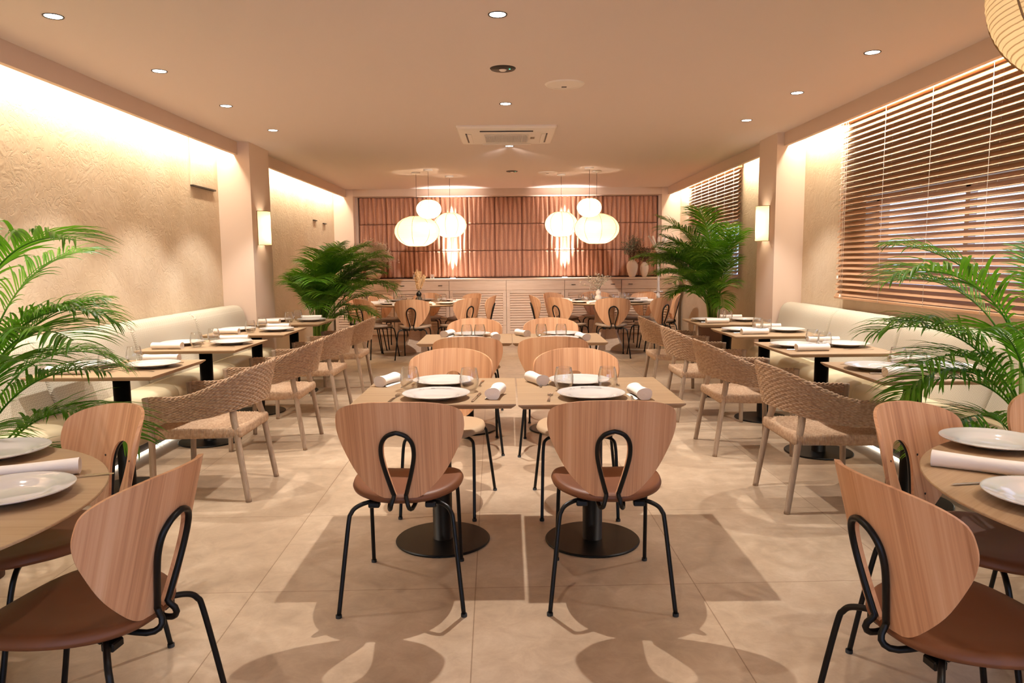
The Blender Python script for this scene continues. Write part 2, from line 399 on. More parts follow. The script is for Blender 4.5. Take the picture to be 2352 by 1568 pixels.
MBg = MB().box(x0, x1, YB-.011, YB-.006, z0-.01, z1+.005); MBg.build('panel_gap_backing', FELT_GAP, c)

# access hatch and hooks on the left wall
hat = thing('access_hatch', 'square access hatch set flush in the left plaster wall with a dark lower edge', 'hatch', (WL, 7.40, 2.12))
MB().box(0, .012, -.27, .27, 0, .44).build('hatch_panel', PLASTER, hat); MB().box(.0, .03, -.275, .275, -.014, 0.0).build('hatch_lip', DARK, hat)
for i, (yy, zz_) in enumerate(((11.6, 2.02), (12.2, 2.0))):
    tag(MB().box(WL, WL+.025, yy-.09, yy+.09, zz_, zz_+.012).build('wall_bracket', DARK), ('small dark slot on the left wall beyond the palm, ' + ('nearer one', 'farther one')[i]), 'bracket', 'slots high on the left wall')

# ------------------------------------------------------------------ ceiling fittings
def make_spot():
    t = thing('recessed_spotlight', 'x', 'spotlight')
    MB().lathe([(.040, 0.0), (.047, -.004), (.049, -.004), (.050, 0.0)], 28).build('trim_ring', DARK, t)
    MB().lathe([(.0, -.0015), (.041, -.0015)], 28).build('lamp_lens', LAMP, t)
    return t
spotK = Kind(make_spot)
SPOTS = [(-2.29, 3.884, 'left row, nearest in view'), (-2.263, 4.964, 'left row, second from the camera'), (-2.243, 6.046, 'left row, third from the camera'),
         (-2.219, 7.146, 'left row, farthest, beside the pilaster'), (-.045, 3.908, 'centre line, nearest in view'),
         (-.014, 6.048, 'centre line, just before the air conditioner'), (.019, 8.217, 'centre line, just beyond the air conditioner'),
         (2.236, 4.655, 'right row, nearest in view'), (2.199, 5.743, 'right row, second from the camera'), (2.167, 6.835, 'right row, farthest, beside the pilaster')]
HID = [(-2.29, 2.8), (-2.29, 1.7), (-.04, 1.75), (2.24, 3.57), (2.24, 2.48), (2.24, 1.4), (-.04, -.4), (-2.29, 0.6), (2.24, .3), (-2.29, -1), (2.24, -1.2)]
def spotlight(x, y, e, ang=84, blend=.4, ty=0.0):
    light('spot_beam', 'SPOT', (x, y, CEIL-.01), e, WHITE, target=(x, y+ty, 0), spot_size=rad(ang), spot_blend=blend, shadow_soft_size=.016)
for x, y, lab in SPOTS:
    spotK.put((x, y, CEIL), 0, 'round recessed ceiling spotlight with thin dark rim, ' + lab, 'recessed spotlights')
    spotlight(x, y, 66 if abs(x) > 1 else 140)
for xx in (-1.4, 1.4): light('spot_beam', 'SPOT', (.019, 8.217, CEIL-.012), 260, WHITE, target=(xx, 12.2, .6), spot_size=rad(62), spot_blend=.7, shadow_soft_size=.022)  # two extra beams added at the far centre fitting to brighten the rear
for x, y in HID: spotlight(x, y, 32 if abs(x) > 1 else 18)
def make_sensor():
    t = thing('ceiling_sensor', 'x', 'sensor')
    MB().lathe([(0, -.012), (.022, -.012), (.030, -.006), (.078, -.008), (.085, 0)], 32).build('bezel', DARK, t)
    MB().lathe([(0, -.020), (.018, -.017), (.026, -.010)], 24).build('lens', WHITEP, t)
    MB().lathe([(0, -.012), (.005, -.010)], 10, (.045, -.02, 0)).build('indicator', GREEN, t)
    return t
sensK = Kind(make_sensor)
sensK.put((-.027, 4.966, CEIL), 0, 'dark round ceiling sensor with a green light, nearer the camera', 'dark ceiling sensors')
sensK.put((.057, 10.488, CEIL), 0, 'dark round ceiling sensor between the two lantern clusters', 'dark ceiling sensors')
def make_speaker():
    t = thing('ceiling_speaker', 'x', 'speaker')
    MB().lathe([(.118, -.007), (.132, -.010), (.142, 0)], 40).build('rim', WHITEP, t)
    MB().lathe([(0, -.006), (.119, -.006)], 40).build('grille', WHITEP, t)
    MB().box(-.018, .018, .05, .07, -.009, -.006).build('badge', DARK, t)
    return t
spk = Kind(make_speaker)
spk.put((.41, 5.408, CEIL), 0, 'white round ceiling speaker to the right of the dark sensor', 'ceiling speakers')
spk.put((.567, 10.676, CEIL), 0, 'white round ceiling speaker near the right lantern cluster', 'ceiling speakers')
# cassette air conditioner
ac = thing('air_conditioner', 'white square ceiling cassette air conditioner with grille', 'air conditioner', (-.01, 7.44, CEIL))
def rr(h, r, n=6):
    o = []
    for cx, cy, a in ((h-r, h-r, 0), (-h+r, h-r, 90), (-h+r, -h+r, 180), (h-r, -h+r, 270)):
        for k in range(n+1): q = rad(a+90*k/n); o.append((cx+r*cos(q), cy+r*sin(q)))
    return o
mb = MB(); rings = [(.47, .03, 0), (.47, .03, -.012), (.455, .03, -.028), (.36, .03, -.045), (.30, .03, -.045)]
vv = []; ff = []
for h, r, z in rings: vv += [(x, y, z) for x, y in rr(h, r)]
nq = 28
for k in range(len(rings)-1): ff += [(k*nq+i, k*nq+(i+1) % nq, (k+1)*nq+(i+1) % nq, (k+1)*nq+i) for i in range(nq)]
ff.append(tuple((len(rings)-1)*nq+i for i in range(nq)))
mb.add(vv, ff); mb.build('casing', WHITEP, ac)
for k in range(4):
    f = MB().box(-.25, .25, .335, .375, -.052, -.046, .002); f.xf(Matrix.Rotation(k*pi/2, 4, 'Z')); f.build('louvre_flap', WHITEP, ac)
    f = MB().box(-.25, .25, .378, .392, -.047, -.040); f.xf(Matrix.Rotation(k*pi/2, 4, 'Z')); f.build('air_slot', DARK, ac)
MB().box(-.21, .21, -.21, .21, -.0465, -.0455).build('intake', DARK, ac)
g = MB()
for k in range(25): xx = -.21+.42*k/24; g.box(xx-.004, xx+.004, -.21, .21, -.052, -.047)
for k in range(9): yy = -.21+.42*k/8; g.box(-.21, .21, yy-.010, yy+.010, -.052, -.047)
g.build('intake_grille', WHITEP, ac); MB().box(.235, .275, -.07, .03, -.048, -.045).build('receiver', POT, ac)

# ------------------------------------------------------------------ oak dining chair (faces +y)
OUTL = [(.018, .452), (.055, .456), (.10, .478), (.17, .555), (.222, .65), (.243, .71), (.246, .757), (.235, .80), (.19, .83), (.12, .848), (.06, .854), (0, .856)]
SLOT = [(.014, .470), (.022, .50), (.034, .545), (.047, .60), (.053, .64), (.052, .675), (.044, .70), (.030, .716), (.014, .7225), (0, .724)]
def catm(pts, t):
    n = len(pts)-1; x = t*n; i = min(int(x), n-1); f = x-i
    p0 = pts[max(i-1, 0)]; p1 = pts[i]; p2 = pts[i+1]; p3 = pts[min(i+2, n)]
    return tuple(.5*((2*b)+(-a+c)*f+(2*a-5*b+4*c-d)*f*f+(-a+3*b-3*c+d)*f**3) for a, b, c, d in zip(p0, p1, p2, p3))
def yback(x, z): return -.21-(z-.455)*.26+1.8*x*x
def backrest_mb(th=.011):
    m = MB(); NS, NT = 96, 10
    def pt(s, t):          # s 0..1 around from bottom left over the top to bottom right
        sg = -1 if s < .5 else 1; q = 2*s if s < .5 else 2-2*s
        o = catm(OUTL, q); i = catm(SLOT, q); o = (max(o[0], 0), o[1])
        x = sg*(i[0]+(o[0]-i[0])*t); z = i[1]+(o[1]-i[1])*t
        return x, z
    def fn(side):
        def f(u, v):
            x, z = pt(u, v); e = 1e-3
            dy = 3.6*x; nrm = Vector((dy, -1, 0.26*0-.26)).normalized()
            return (x+nrm.x*side, yback(x, z)+nrm.y*side, z)
        return f
    m.grid(fn(th/2), NS, NT); m.grid(fn(-th/2), NS, NT)
    W_ = NS+1; n1 = W_*(NT+1)
    f = []
    for i in range(NS): f.append((NT*W_+i, NT*W_+i+1, n1+NT*W_+i+1, n1+NT*W_+i)); f.append((i, i+1, n1+i+1, n1+i))
    for j in range(NT): f.append((j*W_, (j+1)*W_, n1+(j+1)*W_, n1+j*W_)); f.append((j*W_+NS, (j+1)*W_+NS, n1+(j+1)*W_+NS, n1+j*W_+NS))
    m.f += f; m.sm += [False]*len(f)
    return m
def seat_mb():
    m = MB(); prof = [(0, .423), (.80, .425), (.93, .432), (.985, .441), (1.0, .450), (.985, .460), (.93, .467), (.7, .468), (.35, .463), (0, .461)]
    def fn(u, v):
        k = v*(len(prof)-1); i = min(int(k), len(prof)-2); f = k-i
        r = prof[i][0]*(1-f)+prof[i+1][0]*f; z = prof[i][1]*(1-f)+prof[i+1][1]*f
        a = 2*pi*u; c_, s_ = cos(a), sin(a); e = 2.35
        q = (abs(c_)**e+abs(s_)**e)**(-1/e); x = .228*q*c_*r; y = .228*q*s_*r+.010
        x *= 1+.10*(s_)*r
        z -= max(0, y-.12)**2*1.4; z += (x*x)*.25*(1 if r < .97 else .6)
        return (x, y, z)
    m.grid(fn, 56, 27, cu=True); return m
def make_chair(seatmat):
    def mk():
        t = thing('dining_chair', 'x', 'chair')
        backrest_mb().build('backrest', OAK, t, auto=40)
        seat_mb().build('seat', seatmat, t)
        # back loop
        pts = []
        left = [(-.050, .03, .428), (-.052, -.08, .425), (-.050, -.16, .418), (-.044, -.21, .414), (-.036, -.236, .424), (-.031, -.243, .445)]
        arch = []
        for q in range(0, 21):
            s = catm(SLOT, q/20); xx = -(s[0]+.009); zz_ = s[1]+.0 + (.009 if q > 14 else 0)*(q-14)/6
            arch.append((xx, yback(xx, zz_)-.0125, zz_))
        pts = left+arch[:-1]+[(0, yback(0, .735)-.0125, .735)]
        pts = pts+[(-x, y, z) for x, y, z in pts[:-1][::-1]]
        sm = []
        N = 90
        for k in range(N+1): sm.append(catm(pts, k/N))
        MB().tube(sm, .0086, 10).build('back_loop', BLACK, t)
        scr = MB()
        for sx in (-1, 1):
            for z in (.55, .66): y = yback(.075, z)+.0062; scr.lathe([(0, 0), (.0045, 0)], 10, (0, 0, 0)); 
        scr = MB()
        for sx in (-1, 1):
            for z in (.53, .665):
                x = sx*.082; y = yback(x, z); scr.tube([(x, y+.004, z), (x, y+.0068, z)], .0042, 8)
        scr.build('screws', DARK, t)
        for sx in (-1, 1):
            p = [(sx*.10, -.13, .422), (sx*.145, -.165, .424), (sx*.18, -.192, .414), (sx*.196, -.205, .395), (sx*.204, -.214, .365), (sx*.222, -.24, .20), (sx*.243, -.267, .004)]
            q = [catm(p, k/28) for k in range(29)]
            l = MB().tube(q, .0088, 9).build('leg', BLACK, t); MB().cyl(.012, 0, .012, 12, (sx*.243, -.267)).build('foot_cap', RUBBER, l)
            p = [(sx*.10, .13, .424), (sx*.155, .165, .426), (sx*.182, .185, .414), (sx*.190, .196, .39), (sx*.194, .21, .33), (sx*.198, .24, .15), (sx*.201, .266, .004)]
            q = [catm(p, k/28) for k in range(29)]
            l = MB().tube(q, .0088, 9).build('leg', BLACK, t); MB().cyl(.012, 0, .012, 12, (sx*.201, .266)).build('foot_cap', RUBBER, l)
        fr = MB(); fr.tube([(-.11, -.12, .419), (.11, -.12, .419)], .008, 8); fr.tube([(-.11, .12, .419), (.11, .12, .419)], .008, 8); fr.tube([(-.10, -.13, .421), (-.10, .13, .421)], .008, 8); fr.tube([(.10, -.13, .421), (.10, .13, .421)], .008, 8)
        fr.box(-.135, -.09, -.175, -.14, .405, .428, .004); fr.box(.09, .135, -.175, -.14, .405, .428, .004)
        fr.build('seat_frame', BLACK, t)
        return t
    return mk
chB, chT, chS = Kind(make_chair(LEATHER)), Kind(make_chair(LEATHER2)), Kind(make_chair(LEATHER3))
GC = 'oak dining chairs at the square tables'
chB.put((-.430, 2.994, 0), rad(.2), 'oak chair, brown seat, back to the camera at the front left table', GC)
chB.put((.400, 2.987, 0), rad(-2.0), 'oak chair, brown seat, back to the camera at the front right table', GC)
chS.put((-.365, 4.067, 0), rad(173.8), 'oak dining chair with sand seat facing the camera behind the front left table', GC)
chS.put((.376, 4.033, 0), rad(177.6), 'oak dining chair with sand seat facing the camera behind the front right table', GC)
chT.put((-.300, 5.36, 0), rad(1), 'oak dining chair, back to the camera, at the left table of the second row', GC)
chT.put((.31, 5.32, 0), rad(-1), 'oak dining chair, back to the camera, at the right table of the second row', GC)
chS.put((-.31, 6.42, 0), rad(181), 'oak dining chair facing the camera at the far side of the second row left table', GC)
chS.put((.37, 6.40, 0), rad(179), 'oak dining chair facing the camera at the far side of the second row right table', GC)
GR = 'oak dining chairs at the foreground round tables'
chB.put((-1.152, 1.903, 0), rad(82.5), 'large oak dining chair in the bottom left corner, seen from behind at the round table', GR)
chB.put((-1.58, 2.437, 0), rad(146), 'oak dining chair facing the left round table from its far side, by the woven armchair', GR)
chB.put((1.146, 1.777, 0), rad(-83.5), 'large oak dining chair in the bottom right corner, seen from behind at the round table', GR)
chB.put((1.523, 2.330, 0), rad(211), 'oak dining chair facing the right round table from its far side, slotted back towards us', GR)
chB.put((2.12, 2.56, 0), rad(163), 'oak dining chair cut off by the right edge of the photo, behind the round table', GR)

# ------------------------------------------------------------------ woven armchair (faces +y)
def upath(s):     # plan of the band, s 0..1 from left front to right front; returns (x, y, nx, ny)
    a, b, st = .285, .285, .27
    arc = pi*a*.5*2; L = 2*st+arc; d = s*L
    if d < st: return (-a, .25-d, -1, 0)
    if d > st+arc: return (a, .25-st+(d-st-arc), 1, 0)
    q = (d-st)/arc*pi; return (-a*cos(q), .25-st-b*sin(q), -cos(q), -sin(q))
def band_z(s):
    k = abs(s-.5)*2; w = .5+.5*cos(pi*min(1, max(0, (k-.05)/.78)))
    return .478+.075*w, .612+.172*w
def make_armchair():
    t = thing('woven_armchair', 'x', 'armchair')
    NC, NRW = 76, 19
    def surf(side):
        def f(u, v):
            x, y, nx, ny = upath(u); zb, zt = band_z(u)
            k = abs(u-.5)*2; fl = .055*(.5+.5*cos(pi*min(1, k/.8)))*v   # flare at the top of the back
            if k > .8: fl = 0
            cu, cv = u*NC, v*NRW; i, j = int(min(cu, NC-1e-6)), int(min(cv, NRW-1e-6)); fu, fv = cu-i, cv-j
            sg = 1 if (i+j) % 2 == 0 else -1
            w = (.0042*sin(pi*fu)**.6 if sg > 0 else -.0034*sin(pi*fu)**.6)+.0058*abs(sin(pi*fv))**.7
            off = side*(.006+w*1.0) if side > 0 else -(.0085+((-.0034 if sg > 0 else .0042)*sin(pi*fu)**.6+.0058*abs(sin(pi*fv))**.7))
            zz_ = zb+(zt-zb)*v+.0012*sin(u*70+j)
            return (x+nx*(off+fl), y+ny*(off+fl), zz_)
        return f
    m = MB(); NU, NV = NC*4, NRW*3
    m.grid(surf(1), NU, NV); n1 = len(m.v); m.grid(surf(-1), NU, NV); Wd = NU+1
    f = []
    for i in range(NU): f.append((NV*Wd+i, NV*Wd+i+1, n1+NV*Wd+i+1, n1+NV*Wd+i)); f.append((i, i+1, n1+i+1, n1+i))
    for j in range(NV): f.append((j*Wd, (j+1)*Wd, n1+(j+1)*Wd, n1+j*Wd)); f.append((j*Wd+NU, (j+1)*Wd+NU, n1+(j+1)*Wd+NU, n1+j*Wd+NU))
    m.f += f; m.sm += [True]*len(f)
    # braided top edge
    for ph in (0, pi):
        pts = []
        for k in range(401):
            u = k/400; x, y, nx, ny = upath(u); zb, zt = band_z(u); kk = abs(u-.5)*2; fl = .055*(.5+.5*cos(pi*min(1, kk/.8))) if kk <= .8 else 0
            q = k*.42+ph; pts.append((x+nx*(fl+.006*cos(q)), y+ny*(fl+.006*cos(q)), zt+.003+.005*sin(q)))
        m.tube(pts, .0062, 6)
    m.build('woven_backrest', RATTAN, t)
    # seat
    s = MB(); NWS = 30; hx, hyf, hyb = .262, .255, -.235
    def top(u, v):
        x = -hx+2*hx*u; y = hyb+(hyf-hyb)*v; x *= (.90+.10*v)
        i, j = int(min(u*NWS, NWS-1e-6)), int(min(v*NWS, NWS-1e-6)); fu, fv = u*NWS-i, v*NWS-j
        h = .0065*sin(pi*fu)*abs(sin(pi*fv))**.5 if (i+j) % 2 else .0065*sin(pi*fv)*abs(sin(pi*fu))**.5
        e = min(u, 1-u, v, 1-v); dip = -.014*sin(pi*u)*sin(pi*v)
        return (x, y, .430+dip+h*(1 if (i+j) % 2 else .6))
    s.grid(top, NWS*3, NWS*3)
    per = []
    cs = [(-hx*.9, hyb), (hx*.9, hyb), (hx, hyf), (-hx, hyf)]
    for a in range(4):
        p, q = cs[a], cs[(a+1) % 4]; L = math.hypot(q[0]-p[0], q[1]-p[1]); n = int(L/.0022)
        d = ((q[0]-p[0])/L, (q[1]-p[1])/L); nrm = (d[1], -d[0])
        for k in range(n): per.append((p[0]+d[0]*L*k/n, p[1]+d[1]*L*k/n, nrm, k))
    pr = [(-.003, .432), (.003, .430), (.009, .420), (.011, .402), (.009, .385), (.002, .374), (-.02, .372)]
    NP = len(per)
    vv = []
    for o, z in pr:
        for x, y, nr, k in per:
            r = .0042*abs(sin(pi*k/4.0)); vv.append((x+nr[0]*(o+r), y+nr[1]*(o+r), z))
    ff = []
    for k in range(len(pr)-1): ff += [(k*NP+i, k*NP+(i+1) % NP, (k+1)*NP+(i+1) % NP, (k+1)*NP+i) for i in range(NP)]
    s.add(vv, ff, True); s.build('woven_seat', RATTAN, t)
    rl = MB().box(-.24, .24, -.225, -.20, .375, .42).box(-.25, .25, .225, .25, .375, .42); rl.box(-.25, -.225, -.2, .23, .375, .42); rl.box(.225, .25, -.2, .23, .375, .42)
    rl.build('seat_rail', TEAK, t)
    for sx in (-1, 1):
        def leg(p, ra):
            q = [catm(p, k/24) for k in range(25)]; n = len(q)
            return MB().tube(q, [ra[0]+(ra[1]-ra[0])*k/(n-1) for k in range(n)], 12)
        leg([(sx*.272, .262, 0), (sx*.273, .258, .2), (sx*.276, .252, .40), (sx*.280, .258, .50), (sx*.286, .268, .618)], (.0165, .021)).build('leg', TEAK, t)
        leg([(sx*.255, -.275, 0), (sx*.245, -.245, .2), (sx*.232, -.215, .40), (sx*.215, -.195, .50), (sx*.205, -.192, .60)], (.0165, .021)).build('leg', TEAK, t)
    return t
armK = Kind(make_armchair)
GA1, GA2 = 'woven armchairs along the left bench', 'woven armchairs along the right bench'
for k, (y, lab) in enumerate(((4.39, 'nearest of the four on the left'), (5.56, 'second from the camera on the left side'), (6.68, 'third from the camera on the left side'), (7.80, 'farthest of the four on the left'))):
    armK.put((-1.79, y, 0), rad((90, 91, 89, 90)[k]), 'woven rattan armchair with teak legs, ' + lab, GA1)
for k, (x, y, lab) in enumerate(((1.765, 4.10, 'nearest of the four on the right'), (1.70, 5.28, 'second from the camera on the right side'), (1.69, 6.38, 'third from the camera on the right side'), (1.69, 7.50, 'farthest of the four on the right'))):
    armK.put((x, y, 0), rad((-90, -89.5, -90, -91)[k]), 'woven rattan armchair with teak legs, ' + lab, GA2)

# ------------------------------------------------------------------ square pedestal tables
TW = .728
def make_table():
    t = thing('square_table', 'x', 'table')
    h = TW/2; m = MB()
    rings = [(h, .750), (h, .744), (h-.022, .726), (h-.05, .722)]
    v = []
    for r, z in rings: v += [(-r, -r, z), (r, -r, z), (r, r, z), (-r, r, z)]
    f = [(0, 1, 2, 3), (15, 14, 13, 12)]
    for k in range(3): f += [(k*4+i, (k+1)*4+i, (k+1)*4+(i+1) % 4, k*4+(i+1) % 4) for i in range(4)]
    m.add(v, f); m.build('tabletop', OAK_TOP, t)
    MB().cyl(.048, .012, .715, 32).build('pedestal', BLACK, t)
    MB().lathe([(0, .0), (.228, .0), (.232, .004), (.232, .007), (.227, .0115), (0, .012)], 56).build('base_plate', BLACK, t, auto=30)
    MB().box(-.19, .19, -.19, .19, .712, .7215, .002).build('mounting_plate', BLACK, t)
    return t
tabK = Kind(make_table); TG = 'square pedestal tables'
CT = [(-.338, 3.525, 'left one of the front pair'), (.400, 3.505, 'right one of the front pair'),
      (-.345, 5.93, 'left one of the second pair'), (.388, 5.92, 'right one of the second pair')]
LT = [(-2.345, 4.40), (-2.335, 5.62), (-2.325, 6.74), (-2.30, 7.83)]
RT = [(2.235, 4.02), (2.195, 5.12), (2.185, 6.26), (2.185, 7.36)]
ORD = ('nearest', 'second', 'third', 'farthest')
tables = {}
for x, y, lab in CT: tabK.put((x, y, 0), 0, 'square oak table on a black disc base, ' + lab, TG)
for k, (x, y) in enumerate(LT): tabK.put((x, y, 0), 0, 'square oak table on a black disc base, %s along the left bench' % ORD[k], TG)
for k, (x, y) in enumerate(RT): tabK.put((x, y, 0), 0, 'square oak table on a black disc base, %s along the right bench' % ORD[k], TG)

# round tables
def make_round(r):
    def mk():
        t = thing('round_table', 'x', 'table')
        MB().lathe([(0, .750), (r-.002, .750), (r, .748), (r, .744), (r-.06, .722), (r-.08, .720), (0, .720)], 96).build('tabletop', OAK_TOP, t, auto=25)
        for k in range(2):
            m = MB(); N = 18; vv = []
            for i in range(N+1):
                z = .72*i/N; q = i/N; w = .33-.20*sin(pi*min(1, q*1.0)*.62)**1.0+.02*q
                for sx, sy in ((-1, -1), (1, -1), (1, 1), (-1, 1)): vv.append((sx*w, sy*.03, z))
            ff = [(3, 2, 1, 0), tuple(N*4+j for j in range(4))]
            for i in range(N): ff += [(i*4+j, i*4+(j+1) % 4, (i+1)*4+(j+1) % 4, (i+1)*4+j) for j in range(4)]
            m.add(vv, ff); m.xf(Matrix.Rotation(rad(25+90*k), 4, 'Z')); m.build('base_panel', OAK_CAB, t, auto=30)
        return t
    return mk
RTL, RTR = (-1.862, 1.777), (1.895, 1.81)
rnd = Kind(make_round(.76)); rnd2 = Kind(make_round(.82))
rnd.put(RTL+(0,), 0, 'round oak table cut off by the left edge, in the foreground', 'foreground round tables')
rnd.put(RTR+(0,), rad(40), 'round oak table cut off by the right edge, in the foreground', 'foreground round tables', (.985, .985, 1))
BL, BR = (-1.35, 11.25), (1.46, 11.25)
rnd2.put(BL+(0,), rad(10), 'round oak table with dark vase, left one before the sideboard', 'rear round tables')
rnd2.put(BR+(0,), rad(-55), 'round oak table with white vase, right one before the sideboard', 'rear round tables')
SEATN = {-90: 'front', -135: 'front left', 180: 'left', 135: 'back left', 90: 'back', 45: 'back right', 0: 'right', -45: 'front right'}
DIR = {-90: 'nearest the camera', -135: 'at its near left', 180: 'at its left end', 135: 'at its far left', 90: 'at its far side by the sideboard', 45: 'at its far right', 0: 'at its right end', -45: 'at its near right'}
random.seed(3)
for side, (cx, cy) in (('left', BL), ('right', BR)):
    for a in (-90, -135, 180, 135, 90, 45, 0, -45):
        d = .77 if a == -90 else .84
        x, y = cx+d*cos(rad(a)), cy+d*sin(rad(a)); j = random.uniform(-5, 5)
        chT.put((x, y, 0), rad(a+90+j), 'oak dining chair at the rear %s round table, %s' % (side, DIR[a]), 'oak dining chairs at the rear %s round table' % side)

# ------------------------------------------------------------------ benches
def bench(side, sx, xw, yend, ystart, seams, label):
    t = thing('banquette_bench', label, 'bench', (xw, 0, 0))
    def X(d): return -sx*d       # distance from wall into the room
    edges = [yend]+seams+[ystart]
    for a, b in zip(edges[:-1], edges[1:]):
        y1, y0 = a, b; L = y1-y0
        # back cushion: profile (d, z) from the foot at the seat up over the rounded top to the wall
        bp = [(.36, .40), (.335, .50), (.29, .62), (.255, .74), (.235, .83), (.215, .885), (.18, .922), (.13, .935), (.07, .93), (.02, .915), (.005, .88), (.005, .40)]
        def fb(u, v):
            k = v*(len(bp)-1); p = catm(bp, v)
            e = min(.5-.5*cos(pi*u), .5+.5*cos(pi*u))*L; rr_ = max(0, 1-e/.028)**2
            d, z = p; d = d*(1-.10*rr_)+.0; z = z-(z-.5)*.05*rr_ if z > .5 else z
            return (X(max(d, .004)), y0+.001+(L-.002)*(.5-.5*cos(pi*u)), z)
        m = MB().grid(fb, 30, 44)
        for u in (0, 1): m.add([fb(u, j/44) for j in range(45)], [tuple(range(45))])
        m.build('back_cushion', FABRIC, t, auto=60)
        sp_ = [(.25, .475), (.34, .485), (.43, .487), (.49, .480), (.53, .462), (.55, .432), (.552, .39), (.53, .32), (.49, .22), (.44, .13), (.40, .10), (.20, .10)]
        def fs(u, v):
            d, z = catm(sp_, v); e = min(.5-.5*cos(pi*u), .5+.5*cos(pi*u))*L; rr_ = max(0, 1-e/.028)**2
            return (X(d-(.022*rr_ if d > .4 else 0)), y0+.001+(L-.002)*(.5-.5*cos(pi*u)), z-(.016*rr_ if z > .4 else 0))
        m = MB().grid(fs, 30, 44)
        for u in (0, 1): m.add([fs(u, j/44) for j in range(45)], [tuple(range(45))])
        m.build('seat_cushion', CREAM, t, auto=60)
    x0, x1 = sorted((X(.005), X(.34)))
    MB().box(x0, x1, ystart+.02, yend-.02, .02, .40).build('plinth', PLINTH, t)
    x0, x1 = sorted((X(.342), X(.355)))
    MB().box(x0, x1, ystart+.02, yend-.02, .0, .014).build('light_strip', LED, t)
    return t
bench('left', -1, WL, 7.78, -.2, [6.56, 5.45, 4.34, 3.23, 2.12, 1.0], 'cream upholstered bench with herringbone back along the left wall')
bench('right', 1, WR, 7.48, -.2, [6.28, 5.17, 4.06, 2.95, 1.85, .8], 'cream upholstered bench with herringbone back under the large window blind')

# ------------------------------------------------------------------ wooden venetian blinds
def blind(y0, y1, z0, z1, label, ladders, tdeg=45):
    t = thing('venetian_blind', label, 'blind', (WR-.05, 0, 0))
    MB().box(-.03, .03, y0, y1, z1-.05, z1, .004).build('headrail', SLAT, t)
    n = int((z1-.06-z0)/.046); sl = 0
    for k in range(n):
        z = z0+.045+k*.046; tilt = rad(tdeg)
        dx, dz = .0275*cos(tilt), .0275*sin(tilt)
        m = MB()
        def f(u, v): 
            s = 2*v-1; return (dx*s, y0+(y1-y0)*u, z+dz*s*1.0+.003*(1-s*s))
        m.grid(f, 1, 4); nb = len(m.v)
        m.grid(lambda u, v: (lambda p: (p[0]+.0012, p[1], p[2]-.003))(f(u, v)), 1, 4)
        m.build('slat', SLAT, t)
    MB().box(-.028, .028, y0, y1, z0-.004, z0+.018, .004).build('bottom_rail', SLAT, t)
    nl = ladders
    for k in range(nl):
        yy = y1-.16-(y1-y0-.32)*k/(nl-1); m = MB()
        for xx in (-.03, .03): m.tube([(xx, yy, z1-.03), (xx, yy, z0)], .0013, 5)
        m.build('ladder_cord', WHITEP, t)
    cd = MB(); cd.tube([(-.045, y1-.10, z1-.04), (-.045, y1-.10, z0+.20)], .0012, 5); cd.lathe([(0, .03), (.005, .026), (.010, .004), (.008, 0), (0, 0)], 12, (-.045, y1-.10, z0+.17))
    cd.tube([(-.045, y1-.16, z1-.04), (-.045, y1-.16, z0+.02)], .0012, 5); cd.lathe([(0, .03), (.005, .026), (.010, .004), (.008, 0), (0, 0)], 12, (-.045, y1-.16, z0+.01))
    cd.build('pull_cord', WHITEP, t)
    return t
blind(1.2, 6.57, 1.02, 2.57, 'large wooden venetian blind over the right bench', 9)
blind(9.45, 12.15, 1.02, 2.57, 'smaller wooden venetian blind behind the right palm', 7, 42)

# ------------------------------------------------------------------ sideboard
CX = [-2.98, -1.97, -1.02, -.045, .95, 1.925, 2.90]; CY0, CY1 = 12.62, 12.895
def handle_h(p, x, z):
    m = MB().box(-.035, .035, -.028, -.020, -.005, .005, .002); m.box(-.03, -.024, -.022, 0, -.004, .004); m.box(.024, .03, -.022, 0, -.004, .004)
    o = m.build('handle', DARK, p); o.location = (x, CY0-.018, z); return o
def louvre(p, x0, x1, z0, z1, nm, slats, handle=None):
    m = MB(); y0, y1 = CY0-.030, CY0-.001; fr = .055
    m.box(x0, x0+fr, y0, y1, z0, z1, .002); m.box(x1-fr, x1, y0, y1, z0, z1, .002); m.box(x0+fr, x1-fr, y0, y1, z0, z0+fr, .002); m.box(x0+fr, x1-fr, y0, y1, z1-fr, z1, .002)
    n = slats; hz = (z1-z0-2*fr)/n
    for k in range(n):
        z = z0+fr+hz*k
        m.add([(x0+fr, y0+.004, z+.009), (x1-fr, y0+.004, z+.009), (x1-fr, y1, z+hz+.004), (x0+fr, y1, z+hz+.004)], [(0, 1, 2, 3)])
        m.add([(x0+fr, y0+.004, z+.009), (x1-fr, y0+.004, z+.009), (x1-fr, y1, z+.014), (x0+fr, y1, z+.014)], [(3, 2, 1, 0)])
    d = m.build(nm, OAK_CAB, p)
    if handle is not None:
        hb = MB().box(-.005, .005, -.028, -.02, -.03, .03, .002).box(-.004, .004, -.022, 0, -.026, -.02).box(-.004, .004, -.022, 0, .02, .026)
        o = hb.build('handle', DARK, d); o.location = (handle, CY0-.018, z1-.09)
    return d
UN = ('leftmost', 'second from the left', 'third, full louvre panel', 'fourth, full louvre panel', 'second from the right', 'rightmost')
